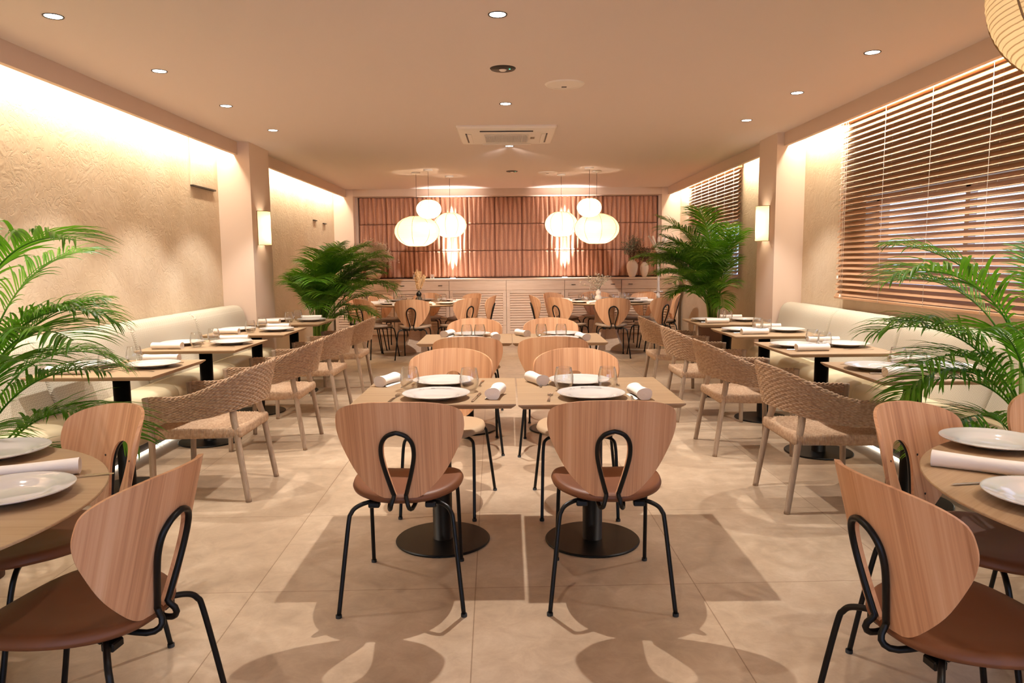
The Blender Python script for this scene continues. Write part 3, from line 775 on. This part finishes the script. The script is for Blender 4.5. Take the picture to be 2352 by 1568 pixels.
for k in range(6):
    x0, x1 = CX[k]+.002, CX[k+1]-.002
    t = thing('sideboard_cabinet', 'limed oak louvred cabinet of the long rear sideboard, %s' % UN[k], 'cabinet', (0, 0, 0), 0, 'cabinets of the rear sideboard')
    b = MB(); b.box(x0, x1, CY0, CY1, .12, 1.045)
    b.build('body', OAK_CAB, t); MB().box(x0, x1, CY0+.012, CY1, 0, .12).build('plinth', OAK_CAB, t)
    if k in (2, 3):
        MB().box(x0, x1, CY0-.02, CY0, .88, 1.043, .002).build('fascia', OAK_CAB, t)
        louvre(t, x0+.003, x1-.003, .13, .877, 'door', 15)
    else:
        d = MB().box(x0+.003, x1-.003, CY0-.020, CY0, .885, 1.04, .002).build('drawer', OAK_CAB, t)
        for hx in (x0+.15, x1-.15): handle_h(d, hx, .965)
        xm = (x0+x1)/2
        louvre(t, x0+.003, xm-.002, .13, .877, 'door', 15, xm-.035); louvre(t, xm+.002, x1-.003, .13, .877, 'door', 15, xm+.035)
wt = tag(MB().box(-2.99, 2.91, CY0-.03, 12.895, 1.046, 1.075, .003).box(-2.675, 2.655, 12.895, 13.05, 1.046, 1.075).build('sideboard_worktop', OAK_CAB), 'long pale worktop running over the rear sideboard cabinets', 'worktop')
WT = 1.075

# wall washers on the worktop
for i, (x, side) in enumerate(((-.985, 'left'), (.985, 'right'))):
    t = thing('uplight', 'slim upward wall light on the worktop below the bright strip of the %s panels' % side, 'lamp', (x, 13.0, WT), 0, 'uplights on the worktop')
    MB().box(-.05, .05, -.012, .012, 0, .008, .002).build('housing', WHITEP, t); MB().box(-.045, .045, -.009, .009, .008, .009).build('lamp_lens', LAMP, t)
    light('uplight_beam', 'SPOT', (x, 12.99, WT+.02), 260, WHITE, target=(x, 13.03, 2.6), spot_size=rad(54), spot_blend=1, shadow_soft_size=.03)
    light('uplight_beam', 'SPOT', (x, 12.86, WT+.6), 13, WHITE, target=(x, 12.80, 2.6), spot_size=rad(70), spot_blend=1, shadow_soft_size=.04)
    light('downlight_beam', 'SPOT', (x, 12.99, 2.49), 220, WHITE, target=(x, 13.02, 1.1), spot_size=rad(54), spot_blend=1, shadow_soft_size=.03)

# ------------------------------------------------------------------ wall sconces
def make_sconce():
    t = thing('wall_sconce', 'x', 'wall lamp')
    r, h = .105, .36
    MB().grid(lambda u, v: (r*1.0*sin(pi*u), r*cos(pi*u), h*v), 28, 4).build('shade', SHADE, t)
    m = MB()
    for z in (0, h): m.tube([(r*sin(pi*k/28), r*cos(pi*k/28), z) for k in range(29)], .003, 6)
    for sy in (-1, 1): m.tube([(0.003, sy*r, 0), (0.003, sy*r, h)], .003, 6)
    m.build('shade_frame', RIB, t)
    MB().box(0, .012, -.04, .04, .10, .26, .003).build('wall_plate', WHITEP, t)
    m = MB()
    for z in (.10, .26): m.lathe([(0, -.02), (.014, -.012), (.018, 0), (.012, .016), (0, .022)], 14, (.05, 0, z))
    m.build('bulbs', LAMP, t)
    return t
sc = Kind(make_sconce)
sc.put((-2.68, 8.06, 1.565), 0, 'lit half round fabric wall lamp on the left pilaster', 'wall lamps on the pilasters')
sc.put((2.69, 7.76, 1.555), pi, 'lit half round fabric wall lamp on the right pilaster', 'wall lamps on the pilasters')
for x, y, z in ((-2.68+.05, 8.06, 1.565), (2.69-.05, 7.76, 1.555)):
    for dz in (.10, .26): light('sconce_bulb', 'POINT', (x, y, z+dz), 6, AMBER, shadow_soft_size=.02)

# ------------------------------------------------------------------ paper lanterns
def lantern(x, y, zc, rx, rz, label, group, e, canopy=True):
    t = thing('paper_lantern', label, 'pendant lamp', (x, y, zc), random.uniform(0, 1), group)
    r0_ = .22; a0 = math.acos(min(.99, r0_)) 
    def prof(v): 
        a = -pi/2+.36+(pi-.72)*v; return rx*cos(a), rz*sin(a)
    nb = int(rz*2/.017)
    m = MB(); N = nb*2
    pts = []
    for k in range(N+1):
        r_, z_ = prof(k/N); pts.append((r_-(.0022 if k % 2 else 0), z_))
    m.lathe(pts, 56); m.build('shade', PAPER, t)
    ribs = MB()
    for k in range(8):
        q = 2*pi*k/8; ribs.tube([(prof(v/20)[0]*1.004*cos(q+.05*sin(pi*v/20)), prof(v/20)[0]*1.004*sin(q+.05*sin(pi*v/20)), prof(v/20)[1]) for v in range(21)], .0028, 5)
    for v in (0, 1): r_, z_ = prof(v); ribs.tube([(r_*cos(2*pi*k/40), r_*sin(2*pi*k/40), z_) for k in range(40)], .003, 6, closed=True)
    ribs.build('ribs', RIB, t)
    top = prof(1)[1]
    MB().lathe([(0, .035), (.012, .032), (.024, .012), (.028, -.008), (.018, -.03), (0, -.036)], 16).build('bulb', LAMP, t)
    cdz = CEIL-zc
    MB().tube([(0, 0, .03), (0, 0, cdz-.02)], .0025 if rx < .4 else .003, 6).build('cord', DARK, t)
    MB().tube([(-prof(1)[0], 0, top), (prof(1)[0], 0, top)], .002, 5).build('spreader_wire', RIB, t)
    MB().lathe([(0, cdz-.03), (.006, cdz-.03), (.006, cdz-.022), (.055, cdz-.022), (.062, cdz-.018), (.062, cdz), (0, cdz)], 32).build('canopy', WHITEP, t)
    light('lantern_bulb', 'POINT', (x, y, zc-.05), e, AMBER, shadow_soft_size=.03)
    return t
GL, GRt = 'paper lanterns over the rear left table', 'paper lanterns over the rear right table'
lantern(-1.295, 10.547, 1.80, .318, .222, 'largest and lowest paper lantern of the left cluster', GL, 20)
lantern(-1.088, 10.215, 2.086, .172, .132, 'smallest and highest paper lantern of the left cluster', GL, 20)
lantern(-.861, 11.004, 1.905, .242, .190, 'middle sized paper lantern at the right of the left cluster', GL, 17)
lantern(.775, 10.902, 1.90, .240, .190, 'middle sized paper lantern at the left of the right cluster', GRt, 17)
lantern(1.10, 10.124, 2.084, .168, .130, 'smallest and highest paper lantern of the right cluster', GRt, 20)
lantern(1.249, 10.52, 1.815, .318, .222, 'largest and lowest paper lantern of the right cluster', GRt, 20)
lantern(1.70, 1.97, 2.095, .40, .30, 'large paper lantern cut off by the top right corner of the photo', None, 6)

# ------------------------------------------------------------------ table settings
def make_plate():
    t = thing('dinner_plate', 'x', 'plate')
    MB().lathe([(0, .004), (.075, .004), (.088, .008), (.098, .0155), (.125, .020), (.150, .0245), (.1545, .0265), (.1555, .0255), (.152, .0225), (.125, .0165), (.10, .0105), (.082, .002), (.072, .0), (.062, .003), (0, .003)], 64).build('plate_body', PLATE, t)
    m = MB(); random.seed(5)
    def st(a0, a1, r, w):
        n = max(1, int((a1-a0)/2)); vv = []
        for k in range(n+1):
            a = rad(a0+(a1-a0)*k/n)
            for q in (r-w, r+w): vv.append((q*cos(a), q*sin(a), .0163+(q-.098)*.165+.0022))
        m.add(vv, [(2*k, 2*k+1, 2*k+3, 2*k+2) for k in range(n)])
    for a in range(62, 98, 2): st(a, a+1.1, .129, .0012+.0012*random.random())
    for a in range(98, 106, 2): st(a, a+1.6, .129, .0034)
    st(55, 118, .1265, .0005); st(121, 125, .127, .0012); st(128, 135, .128, .0014)
    m.build('rim_lettering', INK, t)
    return t
def make_glass():
    MBg = MB(); MBg.lathe([(0, .004), (.028, .003), (.036, .012), (.0445, .032), (.0475, .050), (.0455, .072), (.040, .098), (.0365, .112), (.0358, .1125), (.0352, .112), (.0386, .098), (.044, .072), (.0458, .050), (.043, .033), (.034, .015), (.026, .008), (0, .008)], 36)
    t = MBg.build('drinking_glass', GLASS); tag(t, 'x', 'glass'); return t
def roll_mb(L, r, seed, flat=.86):
    rg = random.Random(seed); m = MB(); N, A = 22, 26
    ph = rg.uniform(0, 6)
    def f(u, v):
        a = 2*pi*u; k = 1+.05*sin(3*a+ph)+.05*sin(v*7+ph)+(.10*abs(2*v-1)**6)
        z = r*flat*(1+sin(a)*k); return (L*(v-.5), r*1.05*cos(a)*k, max(0, z*.98))
    m.grid(f, A, N, cu=True)
    for e in (-1, 1):          # spiral folds of the rolled end
        vv = []; n = 60
        for k in range(n+1):
            q = k/n; a = q*2*pi*2.6; rr_ = r*(.18+.80*q)
            for w in (0, .0032): vv.append((e*(L/2+.0012-(.0035*(1-q))), (rr_+w)*cos(a), r*flat+(rr_+w)*sin(a)*flat))
        m.add(vv, [(2*k, 2*k+1, 2*k+3, 2*k+2) for k in range(n)])
        ring = [f(k/A, 0 if e < 0 else 1) for k in range(A)]; c0 = (e*(L/2-.004), 0, r*flat)
        m.add([c0]+ring, [(0, 1+k, 1+(k+1) % A) for k in range(A)])
    # loose hem lying on the table
    m.add([(-L*.46, r*.7, .001), (L*.46, r*.7, .001), (L*.48, r*1.35, .001), (-L*.45, r*1.3, .001), (-L*.46, r*.9, .006), (L*.46, r*.9, .006)], [(0, 1, 2, 3), (4, 5, 2, 3)])
    return m
def make_napkin(L, r, seed):
    def mk(): return tag(roll_mb(L, r, seed).build('rolled_napkin', LINEN), 'x', 'napkin')
    return mk
def make_fork():
    m = MB(); m.grid(lambda u, v: (-.10+.135*u, (.0035+.004*(1-u)**2)*(2*v-1)*1.0, .002+.0035*sin(pi*u)), 14, 2)
    m.grid(lambda u, v: (.035+.028*u, (.004+.009*sin(pi*min(1, u)*.5))*(2*v-1), .002+.004*u), 6, 3)
    for k in range(4): y = -.0105+.007*k; m.box(.062, .102, y-.0013, y+.0013, .0045, .006)
    return tag(m.build('dinner_fork', STEEL), 'x', 'fork')
def make_knife():
    m = MB(); m.box(-.11, 0, -.0055, .0055, .001, .006, .0015)
    m.add([(0, -.0045, .003), (.09, -.007, .003), (.112, .002, .003), (.10, .006, .003), (0, .005, .003), (0, -.0045, .0042), (.09, -.007, .0036), (.112, .002, .0034), (.10, .006, .0042), (0, .005, .0042)],
          [(4, 3, 2, 1, 0), (5, 6, 7, 8, 9), (0, 1, 6, 5), (1, 2, 7, 6), (2, 3, 8, 7), (3, 4, 9, 8)])
    return tag(m.build('dinner_knife', STEEL), 'x', 'knife')
pl, gs, fk, kn = Kind(make_plate), Kind(make_glass), Kind(make_fork), Kind(make_knife)
npA, npB, npL = Kind(make_napkin(.155, .030, 1)), Kind(make_napkin(.22, .028, 2)), Kind(make_napkin(.32, .026, 4))
TZ = .7503
def setting(tx, ty, a, desc, gp, plate=None, glasses=(), napkin=None, cutlery=True, nk=npA):
    """a: direction the diner faces; positions given in the diner's frame"""
    ca, sa = cos(a), sin(a)
    def w(p): return (tx+p[0]*ca-p[1]*sa, ty+p[0]*sa+p[1]*ca, TZ)
    p = plate or (0, 0)
    pl.put(w(p), a, 'white dinner plate with printed rim, ' + desc, 'dinner plates '+gp)
    for g, gd in glasses: gs.put(w(g), 0, 'stemless clear glass, ' + gd, 'glasses '+gp)
    if napkin: nk.put(w(napkin[:2]), a+rad(napkin[2]), 'rolled white cloth napkin beside the plate, ' + desc, 'rolled napkins '+gp)
    if cutlery:
        fk.put(w((p[0]-.19, p[1]-.0)), a+rad(84), 'steel fork left of the plate, ' + desc, 'forks '+gp)
        kn.put(w((p[0]+.185, p[1]-.0)), a+rad(82), 'steel knife right of the plate, ' + desc, 'knives '+gp)
CS = {'front left': ((-.0, -.20), (.0, -.18), (-.15, .02), (.143, -.03), (.273, -.178, 80), (.284, -.187, 68)),
      'front right': ((-.03, -.20), (.05, -.18), (-.14, -.01), (.07, -.01), (.19, -.20, 98), (.264, -.20, 112)),
      'second row left': ((0, -.20), (-.035, -.19), (.0, .0), (.105, .0), (.234, -.10, 96), (.17, -.19, 70)),
      'second row right': ((0, -.20), (-.05, -.19), (-.13, -.005), (.03, -.005), (.19, -.15, 108), (.28, -.18, 120))}
for (x, y, lab), nm in zip(CT, ('front left', 'front right', 'second row left', 'second row right')):
    p1, p2, g1, g2, n1, n2 = CS[nm]
    setting(x, y, 0, '%s centre table, near place' % nm, 'in the middle of the room', p1, ((g1, 'left one on the %s centre table' % nm), (g2, 'right one on the %s centre table' % nm)), n1)
    setting(x, y, pi, '%s centre table, far place' % nm, 'in the middle of the room', p2, (), n2)
for k, (x, y) in enumerate(LT):
    tn = '%s left bench table' % ORD[k]; j = (.0, .02, -.01, .01)[k]
    setting(x, y, rad(90), tn+', aisle place', 'along the left bench', (.04+j, -.18), (((-.15, -.0), 'near one on the %s' % tn),), (.28, -.12, 90+8*j*50), True, npB)
    setting(x, y, rad(-90), tn+', wall place', 'along the left bench', (-.06+j, -.19), (((-.17, .0), 'far one on the %s' % tn),), (.235, -.18, 88), True, npB)
for k, (x, y) in enumerate(RT):
    tn = '%s right bench table' % ORD[k]; j = (.0, .02, -.01, .01)[k]
    setting(x, y, rad(-90), tn+', aisle place', 'along the right bench', (-.06+j, -.19), (((.06, -.01), 'near one on the %s' % tn),), (.19, -.15, 92), True, npB)
    setting(x, y, rad(90), tn+', wall place', 'along the right bench', (.03+j, -.19), (((.15, .01), 'far one on the %s' % tn),), (.27, -.12, 84), True, npB)
# foreground round tables
pl.put((-1.346, 1.93, TZ), rad(90), 'white dinner plate nearest the edge of the left foreground round table', 'dinner plates on the foreground round tables')
pl.put((-1.68, 2.36, TZ), rad(160), 'white dinner plate at the back of the left foreground round table', 'dinner plates on the foreground round tables')
npL.put((-1.44, 2.10, TZ+.0005), rad(22), 'long rolled white napkin between the two plates on the left foreground table', 'napkins on the foreground round tables')
fk.put((-1.275, 2.105, TZ), rad(202), 'steel fork peeking out behind the near plate on the left foreground table')
kn.put((-1.45, 2.21, TZ), rad(22), 'steel knife behind the napkin on the left foreground table')
pl.put((1.593, 2.375, TZ), rad(200), 'shiny white dinner plate at the back of the right foreground round table', 'dinner plates on the foreground round tables')
pl.put((1.365, 1.796, TZ), rad(-90), 'white dinner plate nearest the edge of the right foreground round table', 'dinner plates on the foreground round tables')
npL.put((1.395, 2.06, TZ+.0005), rad(-36), 'long rolled cream napkin between the two plates on the right foreground table', 'napkins on the foreground round tables')
kn.put((1.31, 1.965, TZ), rad(188), 'steel knife lying before the napkin on the right foreground table')
# rear round tables
npR = Kind(make_napkin(.20, .024, 9)); random.seed(12)
for side, (cx, cy) in (('left', BL), ('right', BR)):
    for a in (-90, -135, 180, 135, 90, 45, 0, -45):
        q = rad(a); f = rad(a+90); gp = 'on the rear %s round table' % side; ds = 'rear %s round table, place %s' % (side, DIR[a])
        pl.put((cx+.60*cos(q), cy+.60*sin(q), TZ), f, 'white dinner plate, '+ds, 'dinner plates '+gp)
        q2 = q+rad(20); npR.put((cx+.66*cos(q2+.02), cy+.66*sin(q2+.02), TZ), q2+random.uniform(-.2, .2), 'rolled white napkin, '+ds, 'rolled napkins '+gp)
        q3 = q+rad(random.uniform(-14, 14)); gs.put((cx+.36*cos(q3), cy+.36*sin(q3), TZ), 0, 'clear glass, '+ds, 'glasses '+gp)

# ------------------------------------------------------------------ vases and dried flowers
def vase(name, label, cat, loc, prof, m, n=36):
    o = MB().lathe(prof+[(prof[-1][0]-.006, prof[-1][1]), (prof[-2][0]-.008, prof[-2][1]), (prof[-3][0]-.010, prof[-3][1]), (0, prof[-3][1]-.02)], n).build(name, m)
    o.location = loc; return tag(o, label, cat)
def scaled(pr, sx, sz): return [(r*sx, z*sz) for r, z in pr]
ROUNDV = [(0, 0), (.055, 0), (.10, .02), (.128, .07), (.135, .115), (.120, .165), (.085, .20), (.058, .213), (.052, .225), (.056, .235)]
TALLV = [(0, 0), (.045, 0), (.060, .03), (.085, .10), (.098, .17), (.095, .22), (.072, .265), (.045, .285), (.038, .295), (.046, .305)]
VZ = WT+.0005
vase('round_vase', 'round chalky ceramic vase with dried white flowers, left end of the sideboard', 'vase', (-2.33, 12.78, VZ), scaled(ROUNDV, 1.02, 1.02), CERAM)
vase('tall_vase', 'wider tall chalky vase holding grey green branches on the right of the sideboard', 'vase', (2.135, 12.78, VZ), TALLV, CERAM2)
vase('tall_vase', 'narrower tall chalky vase nearest the right end of the sideboard', 'vase', (2.345, 12.78, VZ), scaled(TALLV, .76, .86), CERAM2)
def bouquet(name, label, loc, n, spread, height, stem_m, tipfn, tip_m, seed, droop=.0, tips=16, mouth=.03):
    rg = random.Random(seed); t = thing(name, label, 'dried flowers', loc)
    st, tp = MB(), MB()
    for k in range(n):
        a = rg.uniform(0, 2*pi); rr_ = spread*math.sqrt(rg.random())*rg.uniform(.7, 1.15); h = height*(1-.45*(rr_/spread)**2)*rg.uniform(.72, 1.08)
        p0 = Vector((mouth*cos(a)*.5, mouth*sin(a)*.5, -.06)); p2 = Vector((rr_*cos(a), rr_*sin(a)*.55, h-droop*rr_*rr_)); p1 = Vector((mouth*cos(a), mouth*sin(a), h*.55))
        P_ = [p0*(1-q)**2+p1*2*q*(1-q)+p2*q*q for q in [i/6 for i in range(7)]]
        st.tube(P_, .0016, 4)
        for i in range(tips):
            q = rg.uniform(.45, 1.0); b = p0*(1-q)**2+p1*2*q*(1-q)+p2*q*q
            d = Vector((rg.gauss(0, 1), rg.gauss(0, 1), rg.gauss(.3, 1))).normalized()*rg.uniform(.02, .085)
            st.tube([b, b+d], .0008, 3, caps=False); tipfn(tp, b+d, rg)
    st.build('stems', stem_m, t); tp.build('blossoms' if 'gyps' in name else 'leaves', tip_m, t)
    return t
def dot(tp, c, rg):
    for _ in range(3):
        p = c+Vector((rg.gauss(0, .009), rg.gauss(0, .009), rg.gauss(0, .009))); r = rg.uniform(.005, .0095)
        v = [p+Vector(d)*r for d in ((1, 0, 0), (0, 1, 0), (-1, 0, 0), (0, -1, 0), (0, 0, 1), (0, 0, -1))]
        tp.add(v, [(0, 1, 4), (1, 2, 4), (2, 3, 4), (3, 0, 4), (1, 0, 5), (2, 1, 5), (3, 2, 5), (0, 3, 5)])
def leafy(tp, c, rg):
    a = Vector((rg.gauss(0, 1), rg.gauss(0, 1), rg.gauss(0, 1))).normalized(); b = a.cross(Vector((rg.gauss(0, 1), rg.gauss(0, 1), 1))).normalized(); r = rg.uniform(.012, .024)
    tp.add([c-a*r*.2, c+a*r*.5+b*r*.45, c+a*r*1.3, c+a*r*.5-b*r*.45], [(0, 1, 2, 3)])
bouquet('dried_gypsophila', 'large bunch of dried white gypsophila in the round vase on the left', (-2.33, 12.78, VZ+.24), 90, .40, .42, GYPS, dot, GYPS, 3, droop=.9, tips=22)
bouquet('dried_eucalyptus', 'spreading grey green dried branches in the wider vase on the right', (2.135, 12.78, VZ+.30), 34, .27, .42, EUCB, leafy, EUCA, 5, droop=.8, tips=20)
bouquet('dried_branches', 'brownish dried leafy branches in the narrower vase at the right end', (2.345, 12.78, VZ+.26), 34, .22, .26, EUCB, leafy, EUCB, 6, droop=.3, tips=20)
# tea light glasses on the worktop
tl = Kind(lambda: tag(MB().lathe([(0, 0), (.034, 0), (.036, .08), (.034, .08), (.032, .006), (0, .006)], 20).build('candle_glass', GLASS), 'x', 'candle holder'))
tl.put((-1.62, 12.72, VZ), 0, 'small clear candle glass on the worktop, left one behind the pampas', 'candle glasses')
tl.put((-1.32, 12.72, VZ), 0, 'small clear candle glass on the worktop, right one behind the pampas', 'candle glasses')
# table vases
BUB = [(0, 0), (.032, 0), (.050, .018), (.057, .045), (.048, .075), (.030, .092), (.036, .112), (.042, .130), (.034, .155), (.018, .170), (.014, .182), (.017, .188)]
vase('bubble_vase', 'black double gourd vase with pampas on the rear left round table', 'vase', (BL[0]-.02, BL[1]-.05, TZ), BUB, BLACK)
vase('bubble_vase', 'white double gourd vase with tiny flowers on the rear right round table', 'vase', (BR[0]-.10, BR[1]-.05, TZ), BUB, CERAM2)
def plume(tp, c, rg): 
    for _ in range(2): 
        d = Vector((rg.gauss(0, .3), rg.gauss(0, .3), 1)).normalized()*.03; e = Vector((rg.gauss(0, 1), rg.gauss(0, 1), 0)).normalized()*.006
        tp.add([c-e, c+e, c+d], [(0, 1, 2)])
t = thing('dried_pampas', 'cream pampas plumes in the black vase on the rear left table', 'dried flowers', (BL[0]-.02, BL[1]-.05, TZ+.18))
rg = random.Random(2); st, tp = MB(), MB()
for k in range(13):
    a = rg.uniform(0, 6.28); r_ = rg.uniform(.02, .11); h = rg.uniform(.20, .31); p0, p2 = Vector((0, 0, -.05)), Vector((r_*cos(a), r_*sin(a), h))
    st.tube([p0, p0.lerp(p2, .5), p2], .0015, 4)
    for i in range(110): plume(tp, p0.lerp(p2, rg.uniform(.3, 1))+Vector((rg.gauss(0, .008), rg.gauss(0, .008), 0)), rg)
st.build('stems', PAMPAS, t); tp.build('plumes', PAMPAS, t)
bouquet('small_gypsophila', 'airy sprig of tiny white flowers in the white table vase', (BR[0]-.10, BR[1]-.05, TZ+.18), 16, .26, .24, EUCA, dot, GYPS, 8, droop=.5, tips=7, mouth=.015)

# ------------------------------------------------------------------ coat rack
cr = thing('coat_rack', 'white turned wooden coat rack standing before the right end of the sideboard', 'coat rack', (2.46, 12.15, 0))
pr = [(.0, .12), (.028, .12), (.030, .3), (.020, .32), (.032, .36), (.026, .42), (.024, .62), (.034, .64), (.020, .66), (.030, .72), (.032, .80), (.022, .83), (.030, .87), (.022, .95), (.020, 1.5), (.030, 1.54), (.022, 1.58), (.030, 1.62), (.018, 1.66), (.026, 1.70), (.012, 1.74), (0, 1.745)]
MB().lathe(pr, 20).build('post', WHITEP, cr)
for k in range(4):
    a = k*pi/2+.35
    p = [(.02, 0, 1.50), (.06, 0, 1.56), (.11, 0, 1.64), (.16, 0, 1.72), (.19, 0, 1.76)]; q = [catm(p, i/14) for i in range(15)]
    MB().tube(q, [.013+.005*(i/14) for i in range(15)], 10).xf(Matrix.Rotation(a, 4, 'Z')).build('hook_arm', WHITEP, cr)
    p = [(.02, 0, .22), (.10, 0, .20), (.17, 0, .10), (.24, 0, .02)]; q = [catm(p, i/12) for i in range(13)]
    MB().tube(q, .016, 10).xf(Matrix.Rotation(a, 4, 'Z')).build('foot', WHITEP, cr)
    MB().tube([(.02, 0, .85), (.07, 0, .85), (.085, 0, .852)], [.010, .008, .015], 10).xf(Matrix.Rotation(a, 4, 'Z')).build('peg', WHITEP, cr)

# ------------------------------------------------------------------ areca palms
def frond_mesh(L, seed, droop, lw=.0150, leaf=.36, n=38):
    rg = random.Random(seed); m = MB()
    el0 = rad(80); pts = []; p = Vector((0, 0, 0)); N = 40
    for k in range(N+1):
        q = k/N; el = el0-rad(droop)*q**1.25; pts.append(p.copy()); p += Vector((cos(el), 0, sin(el)))*(L/N)
    m.tube(pts, [.0075*(1-.8*k/N)+.001 for k in range(N+1)], 5)
    for i in range(n):
        q = .30+.69*i/(n-1); k = q*N; j = min(int(k), N-1); b = pts[j].lerp(pts[j+1], k-j); t = (pts[j+1]-pts[j]).normalized()
        side = Vector((0, 1, 0)); upv = side.cross(t)*-1
        if upv.z < 0: upv = -upv
        prof = sin(pi*min(1, (q-.26)/.80))**.55; ln = leaf*L/1.1*prof*rg.uniform(.88, 1.08); w = lw*(.65+.5*prof)
        for s in (-1, 1):
            sp = rad(rg.uniform(34, 46)+14*(1-q)); d = (side*s*cos(sp)*1.0+t*sin(sp)+upv*rg.uniform(.22, .42)).normalized()
            c = b.copy(); nS = 6; vv = []; wd = (t*cos(sp)-side*s*sin(sp)).normalized(); g = rg.uniform(.7, 1.3)
            for z in range(nS+1):
                f = z/nS; ww = w*.5*(sin(pi*min(1, .12+f*.88))**.7 if f < 1 else .03)
                fold = upv*ww*.35
                vv += [c-wd*ww+fold, c, c+wd*ww+fold]
                d = (d+Vector((0, 0, -1))*(.10+.22*f)*g*.75).normalized(); c = c+d*ln/nS
            m.add(vv, [(3*z, 3*z+1, 3*z+4, 3*z+3) for z in range(nS)]+[(3*z+1, 3*z+2, 3*z+5, 3*z+4) for z in range(nS)], True)
    return m.build('frond', LEAF, mesh_only=True)
FM = [frond_mesh(1.25, 1, 95), frond_mesh(1.15, 2, 120), frond_mesh(1.3, 3, 75), frond_mesh(1.1, 4, 140), frond_mesh(.9, 5, 105, n=36), frond_mesh(1.2, 6, 52), frond_mesh(1.05, 7, 84), frond_mesh(1.25, 8, 96, lw=.021, leaf=.42, n=32), frond_mesh(1.2, 9, 118, lw=.020, leaf=.42, n=32)]
def palm(loc, label, seed, n, pot, sc, room, h0, spec=None, group='areca palms', wmax=1.0):
    """room: azimuth of the open side; fronds towards the wall stay upright and short"""
    t = thing('areca_palm', label, 'palm', loc, 0, group); rg = random.Random(seed)
    pot(t)
    items = spec or []
    if not spec:
        for k in range(n):
            f = k/n; az = room+((k*137.5) % 360-180)*.52+rg.uniform(-12, 12); side = abs((k*137.5) % 360-180)*.52
            up_ = side > 78
            items.append((5 if up_ else (rg.choice((0, 2, 5, 2, 5)) if f > .3 else rg.choice((4, 6, 0))), az, rg.uniform(0, 4) if up_ else rg.uniform(-4, 34)*(1-.4*f), rg.uniform(.25, .85)*(.4+.6*f), rg.uniform(.62, .8) if up_ else rg.uniform(.72, 1.0)))
    stems = MB()
    for mi, az, tilt, h, s in items:
        o = bpy.data.objects.new('frond', FM[mi]); COL.objects.link(o); o.parent = t
        r_ = rg.uniform(.02, .09); a = rad(az)
        base = Vector((r_*cos(a), r_*sin(a), h0)); lean = rad(tilt)*.6; top = base+Vector((sin(lean)*cos(a), sin(lean)*sin(a), cos(lean)))*h*sc
        stems.tube([base-Vector((0, 0, .06)), base.lerp(top, .5), top], [.012, .010, .007], 6)
        o.location = top; o.rotation_euler = (0, rad(tilt), a); o.scale = (s*sc,)*3
    stems.build('stems', STEM, t)
    return t
def pot_round(t):
    MB().lathe([(0, 0), (.15, 0), (.22, .06), (.255, .16), (.25, .26), (.215, .34), (.20, .36), (.185, .355), (.19, .31), (0, .31)], 40).build('planter', POT, t)
    MB().lathe([(0, .318), (.188, .312)], 30).build('soil', SOIL, t)
def pot_tall(t):
    MB().lathe([(0, 0), (.17, 0), (.175, .01), (.215, .62), (.215, .64), (.20, .64), (.195, .60), (0, .60)], 40).build('planter', POT2, t)
    MB().lathe([(0, .606), (.195, .601)], 30).build('soil', SOIL, t)
palm((-2.40, 9.15, 0), 'bushy bright green areca palm behind the left pilaster in a stone planter', 11, 50, pot_round, .90, -14, .34)
palm((2.56, 9.1, 0), 'tall bushy areca palm behind the right pilaster in a brown planter', 23, 50, pot_tall, .86, 192, .61)
def pot_slim(t):
    MB().lathe([(0, 0), (.09, 0), (.115, .42), (.115, .45), (.105, .45), (.10, .42), (0, .42)], 40).build('planter', POT2, t)
    MB().lathe([(0, .426), (.10, .421)], 30).build('soil', SOIL, t)
specL = [(7, -14, 0, .56, .66), (8, 12, 4, .42, .58), (7, -24, 8, .26, .66), (8, -2, 14, .0, .68), (2, 20, 3, .30, .55), (0, -34, 4, .12, .66), (6, 2, 10, .08, .72), (1, 16, 14, .02, .62), (4, -20, 30, .0, .66), (0, -62, 8, .3, .7), (2, 64, 5, .5, .6), (5, 170, 2, .4, .5), (5, 120, 2, .6, .55), (6, -44, 18, .0, .62), (1, 42, 10, .25, .6), (0, -5, 6, .35, .6)]
palm((-2.34, 3.12, 0), 'areca palm cut off by the left edge of the photo between the tables', 5, 0, pot_slim, 1.0, 0, .45, specL)
specR = [(7, 184, 3, .42, .66), (7, 172, 8, .24, .62), (8, 188, 12, .16, .62), (0, 196, 10, .14, .64), (1, 180, 10, .10, .66), (1, 202, 16, .02, .62), (6, 160, 10, .3, .62), (6, 214, 12, .3, .66), (5, 10, 2, .3, .5), (5, 60, 2, .5, .5), (2, 240, 8, .4, .6), (0, 130, 8, .45, .6), (4, 190, 30, .05, .66), (2, 150, 6, .5, .6)]
palm((2.31, 3.15, 0), 'areca palm at the right edge of the photo before the large blind', 6, 0, pot_slim, 1.0, 180, .45, specR)
